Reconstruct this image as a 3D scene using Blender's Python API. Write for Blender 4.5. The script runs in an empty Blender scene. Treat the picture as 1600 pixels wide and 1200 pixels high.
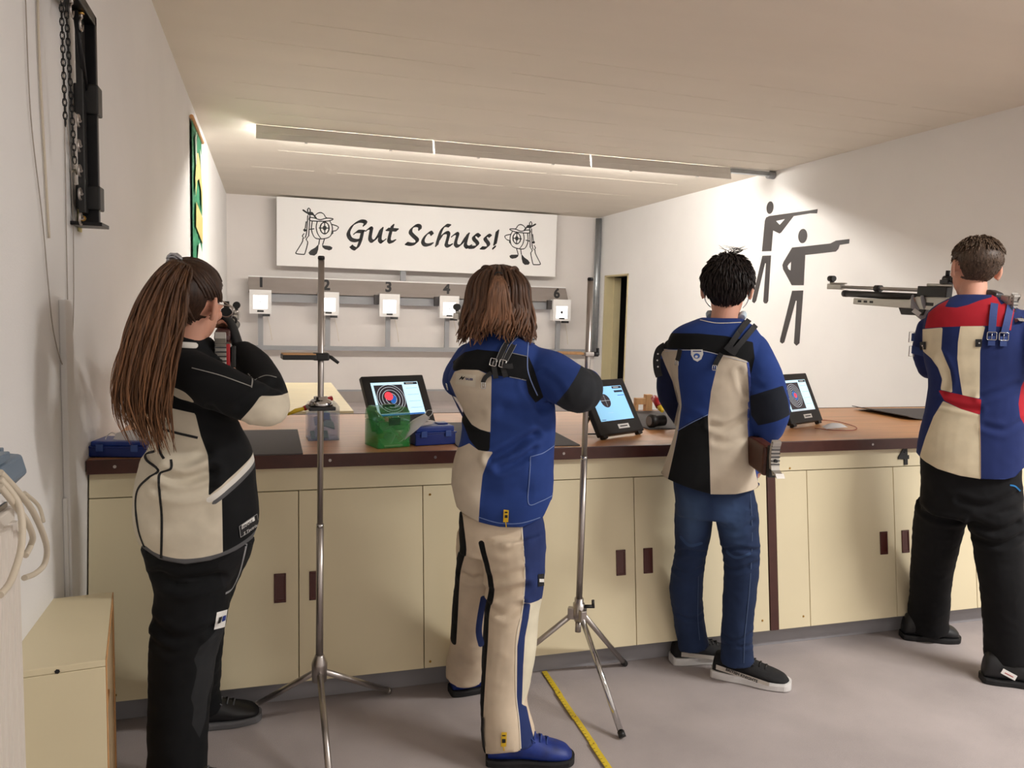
import bpy, bmesh, math, random
from math import sin, cos, pi, radians, sqrt, atan2, exp
from mathutils import Vector, Matrix, noise
random.seed(7)
S = bpy.context.scene
COL = S.collection
V = Vector

# ---------------------------------------------------------------- camera
F_PX, YAW, PITCH, ROLL, CAM_H = 1228.75, 0.30034, -0.09166, 0.02682, 1.45
_w = V((sin(YAW)*cos(PITCH), cos(YAW)*cos(PITCH), sin(PITCH)))
_r0 = V((cos(YAW), -sin(YAW), 0)); _u0 = _r0.cross(_w)
_r = _r0*cos(ROLL) + _u0*sin(ROLL); _u = -_r0*sin(ROLL) + _u0*cos(ROLL)
cam = bpy.data.cameras.new('camera'); camo = bpy.data.objects.new('camera', cam); COL.objects.link(camo)
cam.sensor_width = 36; cam.lens = F_PX/1600*36; cam.clip_start = .02
m = Matrix.Identity(4)
for i in range(3): m[i][0], m[i][1], m[i][2] = _r[i], _u[i], -_w[i]
m[0][3], m[1][3], m[2][3] = 0, 0, CAM_H
camo.matrix_world = m; S.camera = camo
CAM = V((0, 0, CAM_H))
# ---------------------------------------------------------------- world, lights, exposure
S.view_settings.view_transform = 'Standard'; S.view_settings.look = 'None'
S.view_settings.gamma = 1; S.view_settings.use_curve_mapping = False
S.view_settings.exposure = 0.66
W = bpy.data.worlds.new('world'); S.world = W; W.use_nodes = True
W.node_tree.nodes['Background'].inputs[0].default_value = (.9, .87, .82, 1)
W.node_tree.nodes['Background'].inputs[1].default_value = .12
LAMP_FRONT = 60     # watts of each ceiling lamp over the firing line
TUBE_RANGE = 175     # emission of the tubes that light the targets
def area(name, loc, rot, sx, sy, power, col):
    l = bpy.data.lights.new(name, 'AREA'); l.shape = 'RECTANGLE'; l.size = sx; l.size_y = sy
    l.energy = power; l.color = col
    o = bpy.data.objects.new(name, l); COL.objects.link(o); o.location = loc; o.rotation_euler = rot
    return o
CEIL_LAMPS = [(3.6, 0.6, 1.3), (2.2, -1.0, .14)]
for x, y, k in CEIL_LAMPS:
    area('ceiling_lamp_light', (x, y, 2.905), (0, 0, 0), 1.45, .24, LAMP_FRONT*k, (1, .98, .955))

# ---------------------------------------------------------------- rays (design helpers: a sight line at a chosen distance)
def ray(px, py): return _w + _r*((px-800)/F_PX) - _u*((py-600)/F_PX)
def atY(px, py, Y):
    d = ray(px, py); return CAM + d*(Y/d.y)
def atX(px, py, X):
    d = ray(px, py); return CAM + d*(X/d.x)
def atZ(px, py, Z):
    d = ray(px, py); return CAM + d*((Z-CAM_H)/d.z)

# ---------------------------------------------------------------- materials
def lin(c):
    c = c/255
    return c/12.92 if c <= .04045 else ((c+.055)/1.055)**2.4
def rgb(c): return (lin(c[0]), lin(c[1]), lin(c[2]), 1)
MATS = {}
def mat(name, col, rough=.6, metal=0, var=.0, vscale=6, bump=0, bscale=80, emit=0, trans=0, alpha=1, spec=.5, stretch=(1, 1, 1), sheen=0, coat=0):
    if name in MATS: return MATS[name]
    M = bpy.data.materials.new(name); M.use_nodes = True; nt = M.node_tree; N = nt.nodes; L = nt.links
    b = N['Principled BSDF']; c = rgb(col)
    b.inputs['Base Color'].default_value = c; b.inputs['Roughness'].default_value = rough
    b.inputs['Metallic'].default_value = metal; b.inputs['Specular IOR Level'].default_value = spec
    b.inputs['Sheen Weight'].default_value = sheen; b.inputs['Coat Weight'].default_value = coat
    if trans: b.inputs['Transmission Weight'].default_value = trans
    if alpha < 1: b.inputs['Alpha'].default_value = alpha
    if emit: b.inputs['Emission Color'].default_value = c; b.inputs['Emission Strength'].default_value = emit
    if var or bump:
        tc = N.new('ShaderNodeTexCoord'); mp = N.new('ShaderNodeMapping'); L.new(tc.outputs['Object'], mp.inputs[0]); mp.inputs['Scale'].default_value = stretch
    if var:
        n = N.new('ShaderNodeTexNoise'); n.inputs['Scale'].default_value = vscale; n.inputs['Detail'].default_value = 5; L.new(mp.outputs[0], n.inputs['Vector'])
        mr = N.new('ShaderNodeMapRange'); mr.inputs[1].default_value = .3; mr.inputs[2].default_value = .7; mr.inputs[3].default_value = 1-var; mr.inputs[4].default_value = 1+var
        L.new(n.outputs['Fac'], mr.inputs[0])
        vm = N.new('ShaderNodeVectorMath'); vm.operation = 'SCALE'; vm.inputs[0].default_value = c[:3]; L.new(mr.outputs[0], vm.inputs['Scale'])
        L.new(vm.outputs[0], b.inputs['Base Color'])
    if bump:
        n = N.new('ShaderNodeTexNoise'); n.inputs['Scale'].default_value = bscale; n.inputs['Detail'].default_value = 4; L.new(mp.outputs[0], n.inputs['Vector'])
        bp = N.new('ShaderNodeBump'); bp.inputs['Strength'].default_value = bump; bp.inputs['Distance'].default_value = .004
        L.new(n.outputs['Fac'], bp.inputs['Height']); L.new(bp.outputs[0], b.inputs['Normal'])
    MATS[name] = M
    return M
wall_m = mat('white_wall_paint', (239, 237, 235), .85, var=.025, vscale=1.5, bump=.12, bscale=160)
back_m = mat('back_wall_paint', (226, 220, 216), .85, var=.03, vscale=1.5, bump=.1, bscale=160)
ceil_m = mat('ceiling_paint', (228, 220, 207), .9, var=.03, vscale=1.2, bump=.06, bscale=14, stretch=(.5, 2, 1))
floor_m = mat('grey_floor_felt', (176, 166, 164), .95, var=.13, vscale=2.4, bump=.5, bscale=420)
cream_m = mat('cream_lacquer', (232, 219, 184), .45, var=.02, vscale=3, bump=.03, bscale=60)
cream2_m = mat('cream_reveal', (205, 192, 152), .6, var=.03)
strip_m = mat('dark_brown_edge', (72, 36, 28), .4, var=.12, vscale=20)
brown_m = mat('brown_plastic', (82, 36, 30), .35)
plinth_m = mat('grey_plinth', (156, 154, 158), .7, var=.04)
dark_m = mat('painted_shade', (24, 20, 18), .9)
steel_m = mat('brushed_steel', (184, 178, 174), .33, 1, var=.05, vscale=30, stretch=(1, 1, .1))
chrome_m = mat('polished_chrome', (205, 205, 205), .12, 1)
black_m = mat('black_plastic', (22, 22, 23), .45)
blackm_m = mat('black_metal', (30, 30, 32), .4, .6)
rubber_m = mat('grey_rubber_mat', (84, 80, 80), .8, bump=.2, bscale=300)
galv_m = mat('galvanised_steel', (165, 170, 174), .4, .85, var=.1, vscale=14)
greyp_m = mat('grey_painted_steel', (150, 151, 154), .5, var=.03)
taupe_m = mat('grey_brown_board', (140, 130, 124), .6, var=.06, vscale=3, stretch=(1, 1, 4))
white_m = mat('white_lacquer', (238, 236, 234), .5)
ink_m = mat('black_ink', (22, 21, 22), .6)
inkg_m = mat('dark_grey_ink', (58, 54, 54), .6)
ply_m = mat('pale_plywood', (238, 222, 178), .55, var=.06, vscale=5, stretch=(1, 6, 6))
woodl_m = mat('raw_light_wood', (208, 158, 106), .6, var=.12, vscale=10, stretch=(8, 8, 1))
green_m = mat('banner_green', (42, 132, 92), .8, var=.15, vscale=8)
gold_m = mat('banner_gold', (214, 196, 120), .6, var=.1, vscale=30)
yellow_m = mat('ruler_yellow', (226, 196, 52), .5, var=.05)
red_m = mat('red_plastic', (176, 26, 36), .4)
blue_m = mat('blue_plastic', (24, 50, 132), .35)
greyblue_m = mat('grey_blue_plastic', (112, 130, 148), .4)
cable_m = mat('beige_cable', (212, 200, 180), .5)
brass_m = mat('brass', (190, 150, 80), .3, 1)
clothw_m = mat('white_fleece', (232, 232, 234), .9)
labelw_m = mat('white_label', (236, 234, 230), .6)

# ---------------------------------------------------------------- mesh builder
class MB:
    def __init__(s): s.v = []; s.f = []; s.mi = []; s.cur = 0; s.sm = []; s.smooth = False
    def add(s, vs, fs):
        o = len(s.v); s.v += [V(p) for p in vs]
        for f in fs: s.f.append([o+i for i in f]); s.mi.append(s.cur); s.sm.append(s.smooth)
        return s
    def box(s, x0, x1, y0, y1, z0, z1):
        return s.add([(x0,y0,z0),(x1,y0,z0),(x1,y1,z0),(x0,y1,z0),(x0,y0,z1),(x1,y0,z1),(x1,y1,z1),(x0,y1,z1)],
            [(3,2,1,0),(4,5,6,7),(0,1,5,4),(1,2,6,5),(2,3,7,6),(3,0,4,7)])
    def obox(s, c, a, b, n):      # centre and three half-vectors
        c, a, b, n = V(c), V(a), V(b), V(n)
        if a.cross(b).dot(n) < 0: n = -n
        return s.add([c-a-b-n, c+a-b-n, c+a+b-n, c-a+b-n, c-a-b+n, c+a-b+n, c+a+b+n, c-a+b+n],
            [(3,2,1,0),(4,5,6,7),(0,1,5,4),(1,2,6,5),(2,3,7,6),(3,0,4,7)])
    def rings(s, rings, cap=True, closed=False):
        n = len(rings[0]); vs = [p for r in rings for p in r]; fs = []
        R = len(rings)
        for k in range(R if closed else R-1):
            for i in range(n):
                a, b = k*n+i, k*n+(i+1) % n; k2 = (k+1) % R
                fs.append((a, b, k2*n+(i+1) % n, k2*n+i))
        if cap and not closed: fs.append(tuple(range(n-1, -1, -1))); fs.append(tuple((R-1)*n+i for i in range(n)))
        return s.add(vs, fs)
    def tube(s, pts, r, n=10, cap=True, closed=False):
        pts = [V(p) for p in pts]; rs = r if isinstance(r, (list, tuple)) else [r]*len(pts)
        P = len(pts); rings = []; up = None
        for i in range(P):
            a = pts[(i-1) % P] if closed else pts[max(i-1, 0)]; b = pts[(i+1) % P] if closed else pts[min(i+1, P-1)]
            t = (b-a).normalized()
            if up is None: up = V((0, 0, 1)) if abs(t.z) < .9 else V((1, 0, 0))
            x = up.cross(t)
            if x.length < 1e-5: x = V((1, .3, .2)).cross(t)
            x.normalize(); y = t.cross(x); up = y
            rings.append([pts[i]+x*(rs[i]*cos(2*pi*j/n))+y*(rs[i]*sin(2*pi*j/n)) for j in range(n)])
        sm = s.smooth; s.smooth = True; s.rings(rings, cap, closed); s.smooth = sm
        if cap and not closed: s.sm[-1] = s.sm[-2] = False
        return s
    def lathe(s, o, axis, prof, n=20):    # prof: (distance along axis, radius)
        o = V(o); t = V(axis).normalized(); x = t.orthogonal().normalized(); y = t.cross(x)
        sm = s.smooth; s.smooth = True
        s.rings([[o+t*h+x*(r*cos(2*pi*j/n))+y*(r*sin(2*pi*j/n)) for j in range(n)] for h, r in prof]); s.smooth = sm
        s.sm[-1] = s.sm[-2] = False
        return s
    def prism(s, poly, d):
        poly = [V(p) for p in poly]; d = V(d); n = len(poly)
        return s.add(poly+[p+d for p in poly], [tuple(range(n-1, -1, -1)), tuple(range(n, 2*n))]+[(i, (i+1) % n, n+(i+1) % n, n+i) for i in range(n)])
    def sphere(s, c, r, seg=14, rg=9):
        c = V(c); r = V((r, r, r)) if not hasattr(r, '__len__') else V(r)
        sm = s.smooth; s.smooth = True
        s.rings([[c+V((r.x*sin(pi*k/rg)*cos(2*pi*j/seg), r.y*sin(pi*k/rg)*sin(2*pi*j/seg), r.z*cos(pi*k/rg))) for j in range(seg)] for k in ([.15]+list(range(1, rg))+[rg-.15])][::-1]); s.smooth = sm
        return s
    def mesh(s, name, off=(0, 0, 0)):
        me = bpy.data.meshes.new(name); off = V(off)
        me.from_pydata([tuple(p-off) for p in s.v], [], s.f)
        me.polygons.foreach_set('material_index', s.mi); me.polygons.foreach_set('use_smooth', s.sm)
        bm = bmesh.new(); bm.from_mesh(me); bmesh.ops.recalc_face_normals(bm, faces=bm.faces); bm.to_mesh(me); bm.free()
        me.update(); return me
    def build(s, name, mats, parent=None, bevel=0, base=None, seg=2):
        off = WL[parent.name] if parent else V(base if base else (0, 0, 0))
        me = s.mesh(name, off)
        for M in (mats if isinstance(mats, (list, tuple)) else [mats]): me.materials.append(M)
        return link(name, me, parent, off, bevel, seg)
WL = {}
def link(name, me, parent=None, off=V((0, 0, 0)), bevel=0, seg=2):
    o = bpy.data.objects.new(name, me); COL.objects.link(o); WL[o.name] = V(off)
    if parent: o.parent = parent
    else: o.location = off
    if bevel:
        b = o.modifiers.new('bevel', 'BEVEL'); b.width = bevel; b.segments = seg; b.limit_method = 'ANGLE'; b.angle_limit = radians(40)
        b.harden_normals = False
    return o
def thing(name, label, cat, loc, group=None):
    o = bpy.data.objects.new(name, None); COL.objects.link(o); o.location = loc; o.empty_display_size = .1
    WL[o.name] = V(loc); return tag(o, label, cat, group)
def tag(o, label, cat, group=None):
    o['label'] = label; o['category'] = cat
    if group: o['group'] = group
    return o
def struct(o): o['kind'] = 'structure'; return o
def spline(pts, k=6, closed=False):
    pts = [V(p) for p in pts]; n = len(pts); out = []
    for i in range(n if closed else n-1):
        g = lambda j: pts[j % n] if closed else pts[max(0, min(n-1, j))]
        p0, p1, p2, p3 = g(i-1), g(i), g(i+1), g(i+2)
        for q in range(k):
            t = q/k
            out.append(.5*((2*p1)+(p2-p0)*t+(2*p0-5*p1+4*p2-p3)*t*t+(3*p1-p0-3*p2+p3)*t**3))
    if not closed: out.append(pts[-1])
    return out
def fill2d(loops, o, u, v, thick):
    """flat shape with holes: loops in (u, v) metres on the plane o,u,v; thickened along u x v"""
    cu = bpy.data.curves.new('outline', 'CURVE'); cu.dimensions = '2D'; cu.fill_mode = 'BOTH'; cu.extrude = thick/2
    for lp in loops:
        sp = cu.splines.new('POLY'); sp.points.add(len(lp)-1); sp.use_cyclic_u = True
        for i, p in enumerate(lp): sp.points[i].co = (p[0], p[1], 0, 1)
    ob = bpy.data.objects.new('outline', cu); COL.objects.link(ob)
    me = bpy.data.meshes.new_from_object(ob.evaluated_get(bpy.context.evaluated_depsgraph_get()))
    bpy.data.objects.remove(ob); bpy.data.curves.remove(cu)
    o, u, v = V(o), V(u).normalized(), V(v).normalized(); n = u.cross(v)
    mb = MB(); mb.add([o+u*p.co.x+v*p.co.y+n*(p.co.z+thick/2) for p in me.vertices], [list(f.vertices) for f in me.polygons])
    bpy.data.meshes.remove(me)
    return mb
def text2d(body, o, u, v, size, thick=.002, align='CENTER', bold=0, shear=0):
    cu = bpy.data.curves.new('text', 'FONT'); cu.body = body; cu.size = size; cu.extrude = thick/2; cu.align_x = align; cu.align_y = 'CENTER'; cu.offset = bold; cu.shear = shear; cu.resolution_u = 3
    ob = bpy.data.objects.new('text', cu); COL.objects.link(ob)
    me = bpy.data.meshes.new_from_object(ob.evaluated_get(bpy.context.evaluated_depsgraph_get()))
    bpy.data.objects.remove(ob); bpy.data.curves.remove(cu)
    o, u, v = V(o), V(u).normalized(), V(v).normalized(); n = u.cross(v)
    mb = MB(); mb.add([o+u*p.co.x+v*p.co.y+n*(p.co.z+thick/2) for p in me.vertices], [list(f.vertices) for f in me.polygons])
    bpy.data.meshes.remove(me)
    return mb

# ================================================================ ROOM
XL, XR, YB, YF, ZC = -.59, 5.2, 12.2, -2.2, 3.03
struct(MB().box(XL-.1, XR+.1, YF-.1, YB+.1, -.1, 0).build('floor', floor_m))
ce = struct(MB().box(XL-.1, XR+.1, YF-.1, YB+.1, ZC, ZC+.1).build('ceiling', ceil_m))
# shallow board joints left by the shuttering, standing slightly proud of the ceiling
for i, y in enumerate((4.75, 5.15, 5.55, 6.15, 6.6, 7.0, 8.6, 9.7)):
    j = MB(); rnd = random.Random(i); x = XL+.2+rnd.random()*.6
    while x < XR-.2:
        l = .5+rnd.random()*1.3; x2 = min(XR-.1, x+l)
        j.obox(((x+x2)/2, y+rnd.uniform(-.01, .01)+.02*x, ZC-.0005), ((x2-x)/2, .01*(x2-x), 0), (0, .0022+.002*rnd.random(), 0), (0, 0, .0012)); x = x2+rnd.random()*.5
    j.build('board_joint', ceil_m, ce)
struct(MB().box(XL-.1, XL, YF-.1, YB+.1, 0, ZC).build('wall_left', wall_m))
struct(MB().box(XL, XR, YF-.1, YF, 0, ZC).build('wall_rear', wall_m))
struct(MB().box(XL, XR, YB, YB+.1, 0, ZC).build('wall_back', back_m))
D0, D1, DH = 10.98, 11.84, 2.06
wr = MB().box(XR, XR+.14, YF-.1, D0, 0, ZC); wr.box(XR, XR+.14, D1, YB+.1, 0, ZC); wr.box(XR, XR+.14, D0, D1, DH, ZC)
struct(wr.build('wall_right', wall_m))
d = struct(MB().box(XR-.012, XR+.15, D1-.03, D1+.002, 0, DH+.012).box(XR-.012, XR+.15, D0-.012, D0+.012, 0, DH+.012).box(XR-.012, XR+.15, D0-.012, D1, DH-.01, DH+.012).build('door_1', cream2_m))
MB().box(XR+.14, XR+.26, D1-.05, D1-.01, .01, DH-.02).build('door_leaf', cream2_m, d)
MB().box(XR+.96, XR+1.0, D0-.4, D1+.3, 0, DH+.3).box(XR+.14, XR+1, D0-.45, D0-.4, 0, DH+.3).box(XR+.14, XR+1, D1+.3, D1+.34, 0, DH+.3).box(XR+.14, XR+1, D0-.4, D1+.3, DH+.3, DH+.34).build('painted_dark_room', dark_m, d)  # near-black box; the doorway's unlit depth comes from its colour
bb = struct(MB().box(XL, XR, YB-.05, YB, 0, .17).build('baseboard_back', mat('grey_floor_board', (158, 150, 146), .8, var=.05)))
MB().box(XL, XR, YB-.052, YB, .17, .195).build('cap_rail', greyp_m, bb)
# flat cable duct on the left wall
t = struct(MB().box(XL, XL+.018, 2.60, 2.69, .0, 1.45).build('trim_1', wall_m, bevel=.003))
struct(MB().box(XL, XL+.012, 2.585, 2.70, 0, .86).build('trim_2', wall_m, bevel=.003))

# ceiling lamps over the firing line
diff_m = mat('lamp_diffuser', (255, 246, 232), .5, emit=2)
for i, (x, y, k) in enumerate(CEIL_LAMPS):
    t = thing('ceiling_lamp', ['long white ceiling lamp over the right of the firing line', 'long white ceiling lamp above the camera side on the left'][i], 'lamp', (x, y, ZC), 'ceiling lamps')
    MB().box(x-.76, x+.76, y-.14, y+.14, ZC-.06, ZC).build('lamp_housing', white_m, t, .006)
    MB().box(x-.74, x+.74, y-.12, y+.12, ZC-.085, ZC-.06).build('diffuser', diff_m, t, .01)
# range lamps behind angled shields
tube_m = mat('lamp_tube', (255, 250, 242), .5, emit=TUBE_RANGE)
shield_m = mat('lamp_shield', (234, 230, 224), .6, var=.03)
for i, (a, b) in enumerate(((-.11, 1.462), (1.478, 3.052), (3.066, 4.652))):
    lab = ['leftmost white range lamp shield, above the green banner', 'middle range lamp shield on the ceiling', 'rightmost range lamp shield beside the bare grey rail'][i]
    t = thing('range_lamp', lab, 'lamp', ((a+b)/2, 7.5, ZC), 'range lamps on the ceiling')
    MB().prism([(a, 7.44, ZC-.004), (a, 7.45, ZC-.004), (a, 7.425, 2.902), (a, 7.41, 2.902)], (b-a, 0, 0)).build('shield', shield_m, t)
    MB().box(a, b, 7.4105, 7.414, 2.955, 2.958).build('shield_crease', shield_m, t)
    MB().box(a+.03, b-.03, 7.50, 7.60, ZC-.04, ZC).build('lamp_housing', white_m, t)
    MB().tube([(a+.05, 7.55, 2.962), (b-.05, 7.55, 2.962)], .014, 10).build('tube', tube_m, t)
    for q in (.27, .75):
        x = a+(b-a)*q
        MB().box(x-.012, x+.012, 7.405, 7.44, 2.896, 2.904).build('clip', chrome_m, t)
    for x in (a+.06, b-.06): MB().box(x-.006, x+.006, 7.43, 7.56, 2.985, 2.995).build('bracket', white_m, t)
t = thing('ceiling_rail', 'bare grey metal lamp rail reaching the right wall', 'rail', (4.9, 7.45, ZC))
MB().box(4.655, 5.12, 7.42, 7.48, ZC-.055, ZC-.015).build('rail_channel', galv_m, t)
MB().box(4.655, 5.12, 7.42, 7.48, ZC-.012, ZC).build('mounting_strip', white_m, t)
MB().tube([(5.12, 7.45, ZC-.04), (5.197, 7.45, ZC-.04)], .042, 14).build('end_cap', greyp_m, t)

# ================================================================ BENCH
PA, PBt = V((0, 2.925, .87)), V((0, 2.82, .10))
def pan(x, s, off=0):     # point on the slanting front, s from 0 at the bottom to 1 under the worktop; off = towards the room
    n = V((0, -(PA.z-PBt.z), (PA.y-PBt.y))).normalized()
    return V((x, 0, 0))+PBt+(PA-PBt)*s+n*off
def slab(mb, x0, x1, s0, s1, o0, o1):
    c = [pan(x, s, o) for o in (o0, o1) for (x, s) in ((x0, s0), (x1, s0), (x1, s1), (x0, s1))]
    return mb.add(c, [(3,2,1,0),(4,5,6,7),(0,1,5,4),(1,2,6,5),(2,3,7,6),(3,0,4,7)])
def screw(x, s, parent, m=brass_m): MB().lathe(pan(x, s, .0), pan(0, 0, 1)-pan(0, 0, 0), [(0, .005), (.0025, .004)], 8).build('screw', m, parent)
SEAM = .885
def cabinet(x0, x1, label, units, screws):
    t = thing('bench_cabinet', label, 'cabinet', ((x0+x1)/2, 3.0, 0), 'cabinets under the shooting bench')
    MB().prism([(x0, 2.945, .868), (x0, 2.842, .102), (x0, 3.90, .102), (x0, 3.90, .868)], (x1-x0, 0, 0)).build('carcass', cream2_m, t)
    g = .0016
    slab(MB(), x0+g, x1-g, SEAM+.002, 1, -.018, 0).build('top_rail', cream_m, t, .0015)
    xs = x0
    for (a, b, c) in units:
        if a > xs: slab(MB(), xs+g, a-g, .0, SEAM-.002, -.018, 0).build('fixed_panel', cream_m, t, .0015)
        for (p, q, hx) in ((a, b, b-.065), (b, c, b+.058)):
            dr = slab(MB(), p+g, q-g, .0, SEAM-.002, -.018, 0).build('door', cream_m, t, .0015)
            h = MB(); w = .021
            slab(h, hx-w, hx+w, .372, .384, -.004, .004); slab(h, hx-w, hx+w, .494, .506, -.004, .004)
            slab(h, hx-w, hx-w+.007, .372, .506, -.004, .004); slab(h, hx+w-.007, hx+w, .372, .506, -.004, .004)
            slab(h, hx-w, hx+w, .372, .506, -.004, .0012)
            h.build('handle', brown_m, dr, .0015)
        xs = c
    if xs < x1: slab(MB(), xs+g, x1-g, .0, SEAM-.002, -.018, 0).build('fixed_panel', cream_m, t, .0015)
    for x, s in screws: screw(x, s, t)
    return t
cabinet(XL+.004, 2.078, 'long cream bench cabinet left of the brown divider strip', [(-.36, .10, .557), (.98, 1.44, 1.90)], [(.58, .03), (.585, .84), (-.5, .03), (2.04, .06), (1.93, .06)])
cabinet(2.122, XR-.004, 'long cream bench cabinet right of the brown divider strip', [(2.287, 2.76, 3.232), (3.7, 4.17, 4.64)], [(2.25, .06), (2.20, .9), (3.27, .05)])
dv = slab(MB(), 2.080, 2.120, 0, 1, -.02, .003).build('divider_strip', strip_m, bevel=.001, base=(2.1, 2.85, .1)); tag(dv, 'dark brown vertical strip between the two bench cabinets', 'strip')
pl = MB().box(XL+.003, XR-.003, 2.892, 3.85, 0, .085).build('bench_plinth', plinth_m, bevel=.002, base=(2, 3.3, 0)); tag(pl, 'grey plinth running under the cream bench cabinets', 'plinth')
MB().box(XL+.003, XR-.003, 2.90, 3.85, .085, .101).build('gap_shade_strip', dark_m, pl)  # solid dark strip; shade under the cabinet overhang is put into its colour
top_m = mat('bench_wood', (198, 142, 92), .38, var=.14, vscale=3.5, stretch=(.6, 9, 6), bump=.02, bscale=60)
wt = thing('bench_worktop', 'brown wood-look worktop with dark edge on the cream cabinets', 'worktop', (2.3, 3.45, .868))
MB().box(XL+.003, XR-.003, 2.905, 3.99, .872, .915).build('worktop_board', top_m, wt)
MB().box(XL+.003, XR-.003, 2.893, 2.905, .868, .9165).build('front_edge', strip_m, wt, .002)
MB().box(XL+.003, XR-.003, 3.99, 4.0, .868, .917).build('back_edge', strip_m, wt)
for x in (-.50, .21, .60, 1.12, 1.9, 2.62, 3.1): MB().lathe((x, 2.8935, .893), (0, -1, 0), [(0, .006), (.002, .005)], 10).build('screw', steel_m, wt)
n4 = text2d('4', pan(2.821, .945, .001), (1, 0, 0), pan(0, 1)-pan(0, 0), .118, .004, bold=.004).build('number_four', ink_m, base=pan(2.82, .89)); tag(n4, 'black number 4 stuck on the rail under the worktop', 'number')

# ================================================================ RANGE END
SY = 11.95
def sp(px, py, off=0): return atY(px, py, SY-.02-off)
sg = thing('range_sign', 'white board reading Gut Schuss above the targets', 'sign', (2.24, SY, 2.02))
MB().box(.099, 4.37, SY-.02, SY+.02, 2.022, 3.0).build('sign_board', white_m, sg, .004)
def pen(mb, pts, wd, ang=40, hair=.16, k=6, off=.002):
    """a broad-nib stroke through points given on the board"""
    P = spline(pts, k); a = V((cos(radians(ang)), 0, sin(radians(ang))))*wd/2; b = V((-a.z, 0, a.x))*hair
    for i in range(len(P)-1):
        d = (P[i+1]-P[i])
        if d.length < 1e-6: continue
        o = V((0, -.0006*((len(mb.v)//8) % 7), 0))
        corners = []
        for p in (P[i], P[i+1]):
            for s1, s2 in ((1, 1), (1, -1), (-1, -1), (-1, 1)): corners.append(p+a*s1+b*s2)
        # convex hull of the two nib positions
        c2 = sorted({(round(c.x, 5), round(c.z, 5)) for c in corners})
        def half(pp):
            h = []
            for q in pp:
                while len(h) > 1 and (h[-1][0]-h[-2][0])*(q[1]-h[-2][1])-(h[-1][1]-h[-2][1])*(q[0]-h[-2][0]) <= 0: h.pop()
                h.append(q)
            return h[:-1]
        hull = half(c2)+half(c2[::-1])
        y = P[i].y+o.y
        mb.add([(h[0], y, h[1]) for h in hull], [tuple(range(len(hull)))])
A8 = lambda L, off=.001: [sp(450+x/8, 310+y/8, off) for x, y in L]
B6 = lambda L, off=.001: [sp(620+x/6.154, 320+y/6.154, off) for x, y in L]
letters = [
 [A8([(955,335),(968,300),(930,285),(880,292),(810,335),(762,410),(757,460),(790,512),(850,528),(900,515)]), A8([(835,437),(870,413),(945,416)]), A8([(932,416),(908,520),(880,595),(850,630),(812,618),(790,597)])],
 [A8([(985,397),(1020,372),(1043,380),(1033,435),(1025,500),(1045,533),(1080,525),(1130,460),(1163,388)]), A8([(1173,375),(1150,480),(1150,528),(1175,545),(1210,520)])],
 [A8([(1308,337),(1275,450),(1262,520),(1280,546),(1332,530)]), A8([(1240,387),(1365,395)])],
 [B6([(222,236),(220,207),(185,200),(145,225),(132,265),(160,300),(195,335),(185,368),(140,380),(92,372)])],
 [B6([(340,285),(322,264),(282,290),(252,340),(258,375),(290,387),(340,375)])],
 [B6([(508,203),(470,200),(432,240),(405,310),(383,392)]), B6([(397,350),(440,287),(480,267),(498,283),(485,340),(475,383),(495,397),(525,385)])],
 [B6([(535,300),(568,277),(585,287),(570,340),(565,380),(585,398),(620,380),(665,310),(688,282)]), B6([(685,280),(665,350),(660,390),(680,408),(710,395)])],
 [B6([(795,303),(770,286),(742,302),(742,330),(770,360),(775,385),(750,406),(702,409)])],
 [B6([(900,303),(880,293),(852,312),(852,335),(875,365),(880,393),(855,414),(812,414)])],
 [B6([(968,252),(955,320),(944,380)]), B6([(937,405),(933,416)])]]
for i, L in enumerate(letters):
    mb = MB()
    for st in L: pen(mb, st, .062 if i < 9 else .066, 42, .24)
    mb.build('letter', ink_m, sg)
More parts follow.
